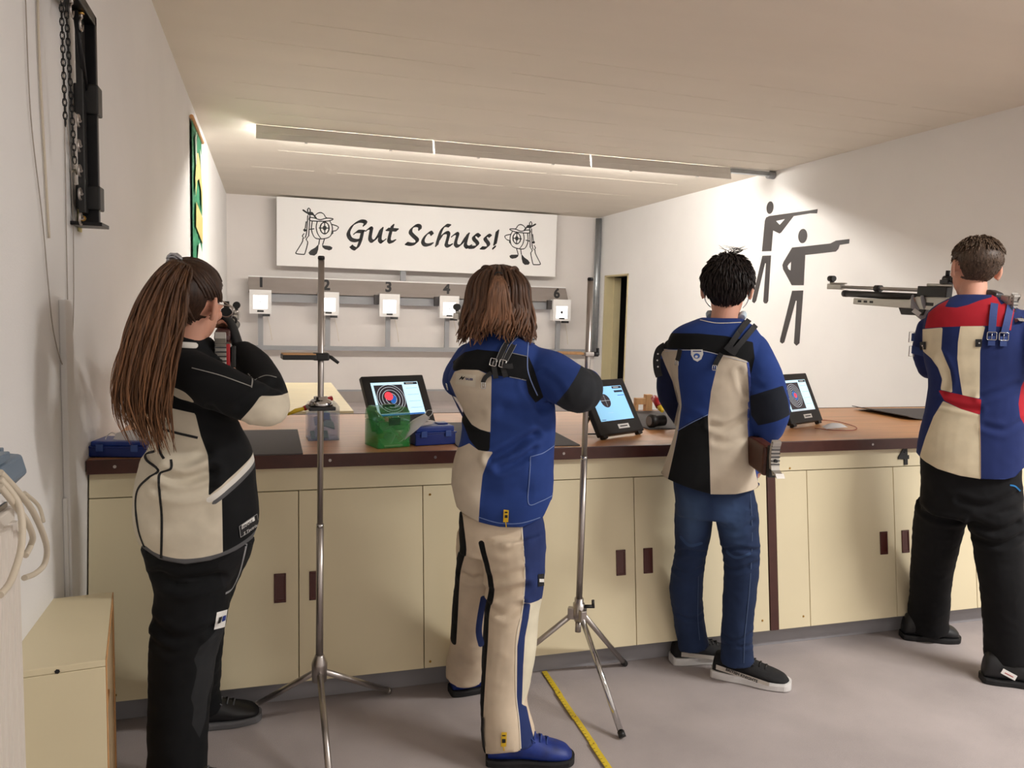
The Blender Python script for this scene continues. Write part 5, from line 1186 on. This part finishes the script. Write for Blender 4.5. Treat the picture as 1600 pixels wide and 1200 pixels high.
t2_, bvt2 = cloth('trousers', f2, me, TC, pant2, p2, wr=.006, wscale=8, seed=21, folds=[([(765,930),(790,925),(820,915)], .014, .010), ([(762,950),(790,958),(815,945)], .012, .008), ([(765,905),(790,898),(815,890)], .012, .005), ([(758,850),(790,858),(815,850)], .014, .005), ([(720,925),(735,930),(748,925)], .012, .008)])
lb = patch(bvt2, [(840,897),(849,896),(849,915),(840,916)], strapk_m, t2_, 'label_patch', .003, 3); patch(bvt2, [(841,904),(848,904),(848,909),(841,909)], labelw_m, lb, 'label_print', .005, 2)
tg = patch(bvt2, [(784,1144),(792,1144),(791,1166),(783,1166)], yt_m, t2_, 'control_tag', .004, 3); patch(bvt2, [(785,1148),(790,1148),(790,1150),(785,1150)], ink_m, tg, 'tag_print', .006, 2); patch(bvt2, [(785,1154),(790,1154),(790,1160),(785,1160)], ink_m, tg, 'tag_print', .006, 2); strap(bvt2, [(787,1166),(788,1172),(789,1177)], .003, yt_m, t2_, 'tag_cord', .003)
strap(bvt2, [(757,1120),(757,1145),(759,1166)], .012, strapk_m, t2_, 'zip_flap', .006)
shb = mat('blue_shoe', (22, 48, 128), .5, var=.35, vscale=26); shd = mat('black_sole', (26, 26, 28), .7)
a = V((.672, 2.325, 0)); shoe(p2, a, V((.935, 2.255, 0)), .105, shb, shd, mat('blue_lace', (40, 66, 140), .6), .105)
a = atZ(708, 1090, 0); shoe(p2, a+V((.0, .03, 0)), a+V((.272, .05, 0)), .105, shb, shd, MATS['blue_lace'], .105)
hc2 = f2.at(778, 474, .03); look2 = V((.18, .98, -.02))
L2 = person_body(f2, p2, rows2[1:], [rarm2, larm2, nleg2, fleg2], (hc2, look2, V((0, 0, 1)), .97), (f2.at(775, 545, .02), f2.at(778, 500, .03)),
  [(h2[0], h2[1], h2[2], .9, .92, 1), (h2[3], h2[4], h2[5], .8, .95, 1)])
HM2 = hair_mat('wavy_brown_hair', (44, 29, 22), (142, 100, 72)); H = Hair(); rnd = random.Random(5)
H.shell(L2, lambda x, y, z: (z+.07) if y < .03 else (z-.045-(y-.03)*.3), .012, .04)
for k in range(300):
    ph = rnd.uniform(-1.95, 1.95); x0, y0 = sin(ph), -cos(ph); rr = rnd.uniform(.98, 1.22); wv = rnd.uniform(0, 6.28); tn = rnd.random(); st = rnd.uniform(.0, .7); P = []
    sk = 1.0+.10*sin(ph*7+.7)
    for q in range(9):
        t = st+(1-st)*q/8
        if t < .5:
            th = t/.5*pi/2*1.06; w_ = V((x0*sin(th), y0*sin(th), cos(th))); p_ = L2(w_.x*.088*rr, w_.y*.108*rr-.012, w_.z*.098+.030)
        else:
            g_ = (t-.5)/.5; am = .013*g_; p_ = L2(x0*(.088+.020*g_*(1 if abs(x0) > .3 else .6))*rr+am*sin(wv+g_*7), y0*(.108+.006*g_)*rr-.012+am*cos(wv+g_*6), .028-(.118+.034*(1-tn)+.012*max(0, -x0))*g_*sk)
        P.append(p_)
    H.lock(P, .005+.0035*rnd.random(), .02+.2*tn, .3+.65*rnd.random(), 4)
for k in range(70):     # the tied half
    u_ = rnd.uniform(-1, 1); wv = rnd.uniform(0, 6); ln = rnd.uniform(.7, 1.0)
    P = [L2(-.012+.006*u_, -.108, .088), L2(-.012+.016*u_, -.136, .070), L2(-.012+.028*u_, -.150, .03*1), L2(-.010+.036*u_+.004*sin(wv), -.152, -.02*ln), L2(-.010+.042*u_+.010*sin(wv+1), -.150, -.062*ln), L2(-.010+.044*u_+.014*sin(wv+2), -.146, -.10*ln)]
    H.lock(P, .0045+.003*rnd.random(), .35+.3*rnd.random(), .6+.4*rnd.random(), 4)
for k in range(60):     # swept back to the tie
    sx = rnd.choice((-1, 1)); y0 = rnd.uniform(-.04, .08); z0 = rnd.uniform(.055, .095)
    H.lock([L2(sx*.062, y0, z0*.8), L2(sx*.058, y0*.5-.03, z0+.022), L2(sx*.034, -.075, z0+.022), L2(-.010, -.102, .084)], .006, .0+.1*rnd.random(), .15+.45*rnd.random(), 4)
H.build(p2, HM2)
MB().tube([L2(-.012+.013*cos(a), -.114, .087+.010*sin(a)) for a in [q*pi/6 for q in range(12)]], .003, 6, closed=True).build('hair_tie', black_m, p2)
OB, TP = OB2, TP2
rifle('air rifle aimed by the shooter with half-tied hair', OB, TP, alu_m, black_m, False, .5)

# ================================================================ PERSON: boy in blue jacket and jeans
f3 = Frame(1115, 2.64)
p3 = thing('person', 'person with short dark hair in a blue jacket and jeans, rifle lowered', 'person', f3.O)
rows3 = [(497, 1096, 1160, .0, .8), (504, 1078, 1172, 0, .72), (512, 1060, 1182, 0, .66), (524, 1047, 1188, 0, .64), (545, 1041, 1188, 0, .64), (572, 1045, 1178, 0, .66), (600, 1053, 1172, 0, .68), (635, 1061, 1170, 0, .68), (670, 1056, 1172, 0, .68), (710, 1044, 1178, 0, .68), (745, 1033, 1183, 0, .68), (790, 1030, 1184, 0, .68)]
OB3 = f3.at(1204, 704, -.16); TP3 = atY(1030, 640, 3.52); TP3 = OB3+(TP3-OB3).normalized()*1.07; h3 = holds(OB3, TP3); i3 = f3.inv(h3[0]); k3 = f3.inv(h3[3])
rarm3 = [(1176, 542, .0, 50), (1190, 575, -.02, 56), (1198, 610, -.03, 62), (1203, 640, -.03, 64), (1199, 664, .0, 58), (1192, 680, .05, 48), (*i3, 40)]
larm3 = [(1056, 545, .03, 42), (1048, 580, .07, 42), (1046, 612, .10, 40), (1056, 636, .15, 36), (*k3, 32)]
mb = MB(); torso(mb, f3, rows3); limb(mb, f3, rarm3, 'round', 'flat'); limb(mb, f3, larm3, 'round', 'flat'); me = fuse(mb, .0075, 5)
pan3 = [
 ((28,34,64), [(1000,560),(1040,560),(1055,610),(1062,634),(1058,680),(1000,680)], 'fill', {'dd': .05, 'fmin': .9, 'dmin': -.02}),
 (JK, [(1044,521),(1090,521),(1134,525),(1177,535),(1180,560),(1173,590),(1168,565),(1127,554),(1095,547),(1062,546),(1030,547)], 'fill', {'dd': -.11}),
 (CRd, [(1026,547),(1059,547),(1059,592),(1064,633),(1059,674),(1052,710),(1043,752),(1020,800),(1020,740),(1044,690),(1056,640),(1048,600)], 'fill', {'dd': -.09}),
 (CRd, [(1127,554),(1150,558),(1168,565),(1172,640),(1170,681),(1176,710),(1182,744),(1195,800),(1111,800),(1109,720),(1106,653),(1111,612),(1119,578)], 'fill', {'dd': -.11}),
 (JK, [(1060,673),(1080,660),(1106,648),(1109,720),(1111,800),(1030,800),(1043,750),(1052,710)], 'fill', {'dd': -.11}),
 ((30,34,44), [(1172,619),(1195,611),(1224,603),(1232,625),(1236,650),(1215,658),(1185,666),(1174,650)], 'fill', {'dd': -.09, 'fmin': .5, 'dmax': .0}),
 ((120,140,190), [(1059,673),(1080,661),(1106,648)], 'line', {'w': .0014, 'dd': -.11}), ((230,220,205), [(1094,500),(1120,505),(1158,504)], 'line', {'w': .0014}), ((200,200,205), [(1040,549),(1062,547),(1096,548),(1127,555),(1168,566)], 'line', {'w': .0012, 'dd': -.11}),
 ((60,80,160), [(1168,566),(1172,600),(1170,640),(1170,681),(1183,745)], 'line', {'w': .004, 'dd': -.08}),
]
j3, bv3 = cloth('jacket', f3, me, BL, pan3, p3, ([(1020,742),(1033,745),(1043,750),(1075,760),(1111,770),(1150,771),(1183,767),(1200,760)], -.10),
  folds=[([(1112,665),(1130,668),(1150,660),(1168,650)], .012, .008), ([(1060,640),(1075,650),(1090,655)], .012, .004), ([(1155,580),(1160,600),(1168,615)], .012, .006), ([(1175,600),(1195,608),(1220,600)], .012, .004), ([(1118,690),(1140,692),(1165,684)], .012, .004)], wr=.0035, seed=31)
strap(bv3, [(1138,543),(1148,528),(1160,512),(1168,503)], .020, strapk_m, j3, lift=.008); strap(bv3, [(1146,548),(1158,534),(1170,520),(1178,511)], .020, strapk_m, j3, lift=.008)
strap(bv3, [(1134,540),(1142,546),(1150,551)], .026, strapk_m, j3, 'strap_keeper', .010)
strap(bv3, [(1127,552),(1121,562),(1117,570)], .018, strapk_m, j3, 'clip_strap', .006); buckle(bv3, 1116, 574, .014, .018, chrome_m, j3); strap(bv3, [(1064,546),(1062,556),(1060,563)], .018, strapk_m, j3, 'clip_strap', .006); buckle(bv3, 1060, 567, .014, .018, chrome_m, j3)
cb, nb_ = surf(bv3, 1089, 556, .003); A_ = f3.e
bd = [(1080,546),(1098,546),(1099,553),(1096,561),(1090,565),(1084,562),(1080,554)]; mb = MB(); mb.add([surf(bv3, x, y, .003)[0] for x, y in bd], [tuple(range(len(bd)))]); bdg = mb.build('club_badge', labelw_m, j3)
mb = MB(); L_ = [(1089+5*cos(a*pi/6), 556+4.2*sin(a*pi/6)) for a in range(12)]; mb.add([surf(bv3, x, y, .0042)[0] for x, y in L_], [tuple(range(12))]); mb.build('badge_emblem', mat('badge_blue', (60, 100, 180), .6), bdg)
mb = MB(); L_ = [(1088.5+2.4*cos(a*pi/5), 557+2*sin(a*pi/5)) for a in range(10)]; mb.add([surf(bv3, x, y, .0050)[0] for x, y in L_], [tuple(range(10))]); mb.build('badge_emblem', labelw_m, bdg); patch(bv3, [(1083,548),(1096,548),(1096,549.5),(1083,549.5)], blue_m, bdg, 'badge_band', .0042, 2)
ds = [f3.at(1039, 540, .02), f3.at(1030, 547, .0), f3.at(1026, 562, -.01), f3.at(1027, 578, -.01), f3.at(1030, 588, .0)]
sd = strap(bv3, ds, .028, strapk_m, j3, 'hanging_strap', 0)
for x, y in ((1028,553),(1027,563),(1028,573)):
    c = f3.at(x, y, -.014); MB().lathe(c, -f3.d, [(0, .0035), (.002, .003)], 8).build('eyelet', labelw_m, sd)
hips3 = [(735, 1050, 1176, .0, .58), (760, 1052, 1178, .0, .60), (785, 1054, 1182, .01, .62), (806, 1055, 1184, .02, .64)]
nleg3 = [(1149, 790, .0, 70, .95), (1154, 830, .01, 64), (1158, 868, .02, 57), (1157, 912, .03, 54), (1153, 960, .04, 50), (1151, 1000, .05, 49), (1152, 1033, .06, 53)]
fleg3 = [(1086, 790, .03, 64, .95), (1082, 835, .05, 56), (1078, 872, .07, 49), (1072, 918, .09, 51), (1076, 965, .12, 48), (1084, 1011, .13, 48)]
mb = MB(); torso(mb, f3, hips3); limb(mb, f3, nleg3, 'flat', 'flat'); limb(mb, f3, fleg3, 'flat', 'flat'); me = fuse(mb, .007, 3)
JN = (36, 50, 80)
pj3 = [((64,84,118), [(1063,775),(1085,772),(1100,780),(1098,820),(1080,850),(1066,830)], 'fill', {'smooth': True, 'dd': -.05, 'soft': .03}), ((58,78,114), [(1120,790),(1150,785),(1165,810),(1160,850),(1140,850),(1122,820)], 'fill', {'smooth': True, 'soft': .03}), 
  ((66,84,116), [(1172,772),(1175,840),(1171,920),(1164,990),(1162,1036)], 'line', {'w': .0016}), ((62,78,110), [(1091,900),(1090,960),(1093,1000)], 'line', {'w': .0014}), ((52,72,108), [(1136,870),(1150,878),(1172,872)], 'line', {'w': .006}), ((52,72,108), [(1062,850),(1075,862),(1095,860)], 'line', {'w': .006})]
jn, bvj3 = cloth('jeans', f3, me, JN, pj3, p3, wr=.0055, wscale=11, seed=41, folds=[([(1130,868),(1150,862),(1184,870)], .009, .007), ([(1130,895),(1150,900),(1182,890)], .009, .006), ([(1128,830),(1150,835),(1178,822)], .010, .005), ([(1052,880),(1072,872),(1098,878)], .009, .006), ([(1050,905),(1070,912),(1095,905)], .009, .005), ([(1130,1010),(1150,1018),(1175,1008)], .008, .005), ([(1128,1028),(1150,1024),(1178,1030)], .007, .004), ([(1058,985),(1078,992),(1102,985)], .008, .005)])
shw = mat('white_sneaker_sole', (226, 224, 222), .6); knit = mat('black_knit_shoe', (24, 24, 26), .85, bump=.4, bscale=500)
a = atZ(1121, 1060, 0)+V((0, .035, 0)); b = atZ(1240, 1083, 0)+V((.0, .03, 0)); s3 = shoe(p3, a, b, .108, knit, shw, black_m, .105, sole_h=.034)
f_ = (b-a).normalized(); x_ = f_.cross(Zv); ln = (b-a).length
if x_.y > 0: x_ = -x_
def side_band(par, a, f_, x_, ln, txt):
    n_ = 10; vs = []; fs = []
    for i in range(n_+1):
        t_ = .06+.70*i/n_; hw = .108*(.43+.10*t_); z1_ = .066-.040*t_; z0_ = .046-.034*t_
        for z in (z0_+.004, z1_+.004): vs.append(a+f_*(t_*ln)+x_*(hw+.005)+Zv*z)
    for i in range(n_): fs.append((2*i, 2*i+2, 2*i+3, 2*i+1))
    o = MB().add(vs, fs).build('side_band', mat('silver_band', (196, 188, 178), .5), par)
    if txt:
        c = a+f_*(.40*ln)+x_*(.108*.47+.0072)+Zv*.0455; dirn = f_*.28*1+Zv*-.0148*1
        u2 = (f_*.70*ln+Zv*(-.037)+x_*.0076).normalized()
        text2d(txt, c, u2, x_.cross(u2)*(1 if x_.cross(u2).z > 0 else -1), .0158, .0006, bold=.0004).build('lettering', ink_m, o)
    return o
side_band(s3, a, f_, x_, ln, 'BRITISH KNIGHTS')
a = atZ(1056, 1040, 0)+V((.0, .03, 0)); b = a+V((.27, -.035, 0)); s3 = shoe(p3, a, b, .105, knit, shw, black_m, .105, sole_h=.034); f_ = (b-a).normalized(); x_ = f_.cross(Zv); x_ = -x_ if x_.y > 0 else x_; side_band(s3, a, f_, x_, (b-a).length, None)
hc3 = f3.at(1136, 452, .02); look3 = f3.d*.97+f3.e*.05+V((0, 0, -.16))
L3 = person_body(f3, p3, rows3[1:], [rarm3, larm3, nleg3, fleg3], (hc3, look3, V((0, 0, 1)), 1.02), (f3.at(1128, 522, .0), f3.at(1134, 480, .015)),
  [(h3[0], h3[1], h3[2], .8, .95, 1), (h3[3], h3[4], h3[5], .7, .95, 1)])
HM3 = hair_mat('short_dark_hair', (20, 14, 13), (44, 32, 28)); H = Hair(); rnd = random.Random(8)
def keep3(x, y, z):
    if abs(x) > .050 and -.028 < y < .03: return z-.016
    return (z+.072) if y < .0 else (z-.02-(y)*.55)
H.shell(L3, keep3, .014, .1, amp=.006)
def stubble(H, L, keep, n, ln, r, rnd, lift, down=.75, thick=1.0, crown=None):
    for k in range(n):
        while 1:
            w_ = V((rnd.gauss(0, 1), rnd.gauss(0, 1), rnd.gauss(0, 1))).normalized(); x, y, z = .076*w_.x, -.012+.096*w_.y, .028+.086*w_.z
            if z < .02: sh = min(1, (.02-z)/.07); x *= 1-.25*sh; y *= 1-.18*sh
            if keep(x, y, z) > .004 and w_.z > -.95: break
        fl = V((w_.x*.3, w_.y*.3-.3 if w_.z > .6 else 0, -1)); fl = (fl-w_*fl.dot(w_)).normalized(); l_ = ln*rnd.uniform(.7, 1.3)
        p0 = V((x, y, z))+w_*lift*thick; p1 = p0+(fl*down+w_*.35)*l_*.5; p2 = p0+(fl*down*1.05+w_*.18)*l_
        H.lock([L(*p0), L(*p1), L(*p2)], r, .0+.4*rnd.random(), .3+.7*rnd.random(), 2, 4)
stubble(H, L3, keep3, 900, .040, .0032, rnd, .010)
for k in range(14): H.lock([L3(.0+rnd.uniform(-.02, .03), -.045, .12), L3(rnd.uniform(-.03, .05), -.05, .135), L3(rnd.uniform(-.05, .07), -.055+rnd.uniform(-.02, .02), .14+rnd.uniform(0, .012))], .0012, .1, .4, 4, 4)
H.build(p3, HM3)
mk = MB()
for sx in (-1, 1): mk.tube(spline([L3(sx*.078, -.008, .02), L3(sx*.082, -.022, -.01), L3(sx*.076, .0, -.045), L3(sx*.06, .05, -.06)], 5), .0018, 6)
mk.build('mask_loops', mat('pale_blue_mask', (196, 214, 226), .8), p3); MB().tube(spline([L3(-.058, .03, -.10), L3(-.062, .05, -.085), L3(-.045, .085, -.085), L3(0, .10, -.088), L3(.045, .085, -.085), L3(.062, .05, -.085), L3(.058, .03, -.10)], 4), .014, 8).build('chin_mask', MATS['pale_blue_mask'], p3)
OB, TP = OB3, TP3
rifle('wooden air rifle with a hooked metal butt lowered beside the shooter in jeans', OB, TP, walnut_m, walnut_m, True, .66)

# ================================================================ PERSON: red, cream and navy jacket
f4 = Frame(1520, 2.5); RD = (168, 34, 46); NB = (34, 46, 94); CR4 = (222, 208, 178)
p4 = thing('person', 'person in a red, cream and navy jacket aiming a silver air rifle', 'person', f4.O)
rows4 = [(461, 1494, 1552, .0, .8), (470, 1476, 1570, 0, .72), (480, 1458, 1588, 0, .68), (492, 1447, 1600, 0, .66), (510, 1441, 1606, 0, .66), (535, 1439, 1608, 0, .66), (565, 1441, 1606, 0, .66), (597, 1448, 1602, 0, .68), (640, 1443, 1602, 0, .68), (680, 1434, 1601, 0, .68), (715, 1429, 1600, 0, .68), (765, 1430, 1598, 0, .68)]
larm4 = [(1452, 512, .03, 40), (1444, 548, .12, 38), (1452, 578, .21, 34), (1452, 545, .24, 32), (1454, 516, .25, 29), (1456, 505, .25, 27)]
OB4 = V((2.79, 2.40, 1.533)); TP4 = V((2.789, 3.466, 1.585)); h4 = holds(OB4, TP4); i4 = f4.inv(h4[0])
rarm4 = [(1594, 505, .0, 54), (1622, 530, -.05, 54), (1650, 560, -.07, 50), (1642, 535, .03, 46), ((1642+i4[0])/2, (530+i4[1])/2, i4[2]*.6, 38), (*i4, 34)]
mb = MB(); torso(mb, f4, rows4); limb(mb, f4, larm4, 'round', 'flat'); limb(mb, f4, rarm4, 'round', 'flat'); me = fuse(mb, .0075, 5)
P8 = lambda L: [(1260+x*.3668, 340+y*.3668) for x, y in L]
pan4 = [
 (RD, P8([(500,472),(515,405),(560,370),(620,340),(690,300),(790,300),(830,370),(900,340),(872,467),(800,463),(790,460),(580,466)]), 'fill', {'dd': -.10}),
 (NB, P8([(590,380),(610,340),(690,300),(790,300),(790,338),(740,352),(690,372),(640,384)]), 'fill', {'dd': -.08}),
 (CR4, P8([(488,476),(580,468),(574,560),(590,600),(612,650),(620,700),(622,745),(570,735),(578,690),(560,640),(530,600),(490,570)]), 'fill', {'dd': -.11}),
 (CR4, P8([(656,463),(762,462),(748,520),(740,570),(738,770),(665,756),(650,660),(643,600),(646,530)]), 'fill', {'dd': -.11}),
 (RD, P8([(560,735),(650,752),(745,774),(740,838),(660,815),(588,780)]), 'fill', {'dd': -.11}),
 (CR4, P8([(582,782),(660,815),(738,838),(742,1160),(560,1160),(480,1020),(505,940),(540,850)]), 'fill', {'dd': -.11}),
 (RD, P8([(945,660),(915,720),(903,790),(910,850),(945,910)]), 'fill', {'dd': -.06, 'fmin': .9}), ((190,160,130), P8([(738,838),(741,980),(742,1110)]), 'line', {'w': .001}),
 (RD, P8([(900,350),(880,390),(866,480)]), 'line', {'w': .004}),
]
j4, bv4 = cloth('jacket', f4, me, NB, pan4, p4, ([(1415,706),(1429,711),(1445,722),(1465,732),(1500,742),(1531,747),(1570,749),(1587,746),(1598,736),(1615,728)], -.11),
  folds=[([(1470,560),(1482,590),(1475,612)], .012, .006), ([(1535,620),(1560,612),(1590,600)], .012, .005), ([(1540,665),(1570,672),(1595,660)], .012, .005), ([(1470,630),(1500,636),(1530,640)], .010, .004)], wr=.0035, seed=51)
for a, bk_ in (([(1553,476),(1551,495),(1549,522)], (1549,525)), ([(1577,480),(1573,500),(1568,522)], (1567,526))):
    strap(bv4, a, .026, strapb_m, j4, lift=.006); strap(bv4, [(bk_[0], bk_[1]), (bk_[0]-.3, bk_[1]+8), (bk_[0]-.5, bk_[1]+15)], .024, strapb_m, j4, 'strap_end', .006); buckle(bv4, bk_[0], bk_[1], .032, .030, chrome_m, j4)
for x, y in ((1443,540),(1529,536)):
    k_ = patch(bv4, [(x-5,y-6),(x+5,y-6),(x+5,y+6),(x-5,y+6)], strapk_m, j4, 'snap_tab', .004, 3); c, n_ = surf(bv4, x+1, y, .006); MB().lathe(c, n_, [(0, .004), (.002, .003)], 10).build('snap', chrome_m, k_)
for y, a_ in ((527, 0), (549, .5)):
    c = f4.at(1429, y, .06); MB().obox(c+f4.e*.022, f4.e*.034-Zv*.016*a_, Zv*.017, f4.d*.005).build('side_strap', strapb_m, j4, .002); q = [c+f4.e*(-.012+.018*sx*.5)+Zv*(.022*sy) for sx, sy in ((-1,-1),(1,-1),(1,1),(-1,1))]; MB().tube(q, .002, 6, closed=True).build('buckle', chrome_m, j4)
hips4 = [(705, 1436, 1592, .0, .60), (735, 1436, 1594, .0, .62), (770, 1435, 1597, .01, .66), (805, 1437, 1598, .02, .68)]
nleg4 = [(1556, 800, -.02, 88, .95), (1560, 850, -.03, 84), (1566, 900, -.04, 78), (1572, 960, -.03, 76), (1577, 1028, -.01, 80)]
fleg4 = [(1472, 790, .06, 82, .95), (1463, 840, .12, 78), (1456, 890, .18, 68), (1452, 940, .24, 64), (1449, 980, .28, 66)]
mb = MB(); torso(mb, f4, hips4); limb(mb, f4, nleg4, 'flat', 'flat'); limb(mb, f4, fleg4, 'flat', 'flat'); me = fuse(mb, .0075, 4)
t4_, bvt4 = cloth('trousers', f4, me, (19, 19, 21), [((24,110,170), [(1578,758),(1586,760),(1594,767)], 'line', {'w': .003}), ((34,34,36), [(1537,965),(1536,1000),(1540,1022)], 'line', {'w': .002})], p4, wr=.007, wscale=9, seed=61, folds=[([(1500,780),(1540,790),(1590,775)], .014, .008), ([(1520,815),(1555,828),(1590,820)], .014, .010), ([(1520,840),(1560,850),(1592,838)], .012, .008), ([(1438,800),(1460,815),(1500,820)], .014, .008)])
for k in range(4): strap(bvt4, [(1537+k*3, 1018), (1536+k*3.4, 1026), (1537+k*3.2, 1034)], .002, strapk_m, t4_, 'frayed_thread', .004, .001, 3)
a = atZ(1548, 1070, 0)+V((.0, .04, 0)); b = a+V((.22, -.13, 0)); s4 = shoe(p4, a, b, .105, shk, shd, black_m, .125)
cl_ = a+(b-a)*.30; nx = (b-a).cross(Zv).normalized(); nx = -nx if nx.y > 0 else nx
lb = MB().obox(cl_+nx*.050+Zv*.058, (b-a).normalized()*.026-Zv*.012, Zv*.010+(b-a).normalized()*.004, nx*.0015).build('side_label', labelw_m, s4); MB().obox(cl_+nx*.0520+Zv*.057, ((b-a).normalized()*.026-Zv*.012)*.6, Zv*.0016, nx*.0004).build('label_print', red_m, lb)
a = atZ(1420, 1003, 0)+V((.01, .05, 0)); shoe(p4, a, a+V((.22, -.10, 0)), .105, shk, shd, black_m, .115)
hc4 = f4.at(1523, 420, .03); look4 = V((.35, .93, -.05))
hw4 = f4.at(1455, 503, .25); hf4 = -f4.e*.74+Zv*.58+f4.d*.2; hp4 = f4.e*.45+Zv*.75+f4.d*.4
L4 = person_body(f4, p4, rows4[1:], [larm4, rarm4, nleg4, fleg4], (hc4, look4, V((.06, 0, 1)), 1.05), (f4.at(1520, 490, .0), f4.at(1521, 445, .02)),
  [(hw4, hf4, hp4, .5, .95, 1), (h4[0], h4[1], h4[2], .9, .95, 1)])
mb = MB(); hand_parts(mb, hw4, hf4, hp4, .47, 1.0, 1); me = fuse(mb, .005, 2); glv = mat('grey_glove', (152, 152, 158), .8)
co = vget(me); keepv = None; vset(me, co-np.array(WL[p4.name])); me.materials.append(glv); g4 = link('glove', me, p4, WL[p4.name])
lg = f4.at(1432, 488, .215); MB().obox(lg, f4.e*.014+Zv*-.010, f4.e*.006+Zv*.008, f4.d*.002).build('glove_label', labelw_m, g4)
HM4 = hair_mat('short_brown_hair', (60, 46, 38), (116, 94, 74)); H = Hair(); rnd = random.Random(9)
def keep4(x, y, z):
    if abs(x) > .050 and -.028 < y < .03: return z-.018
    return (z+.058+.25*abs(x)) if y < .0 else (z-.03-(y)*.55)
H.shell(L4, keep4, .009, .2, amp=.002); stubble(H, L4, lambda x, y, z: min(keep4(x, y, z), z-.06), 520, .022, .0026, rnd, .010, .75); stubble(H, L4, keep4, 900, .010, .0014, rnd, .007, .85)
H.build(p4, HM4)
OB, TP = OB4, TP4
rifle('long silver and black air rifle aimed by the shooter in red and navy', OB, TP, alu_m, ralu_m, False, .5)
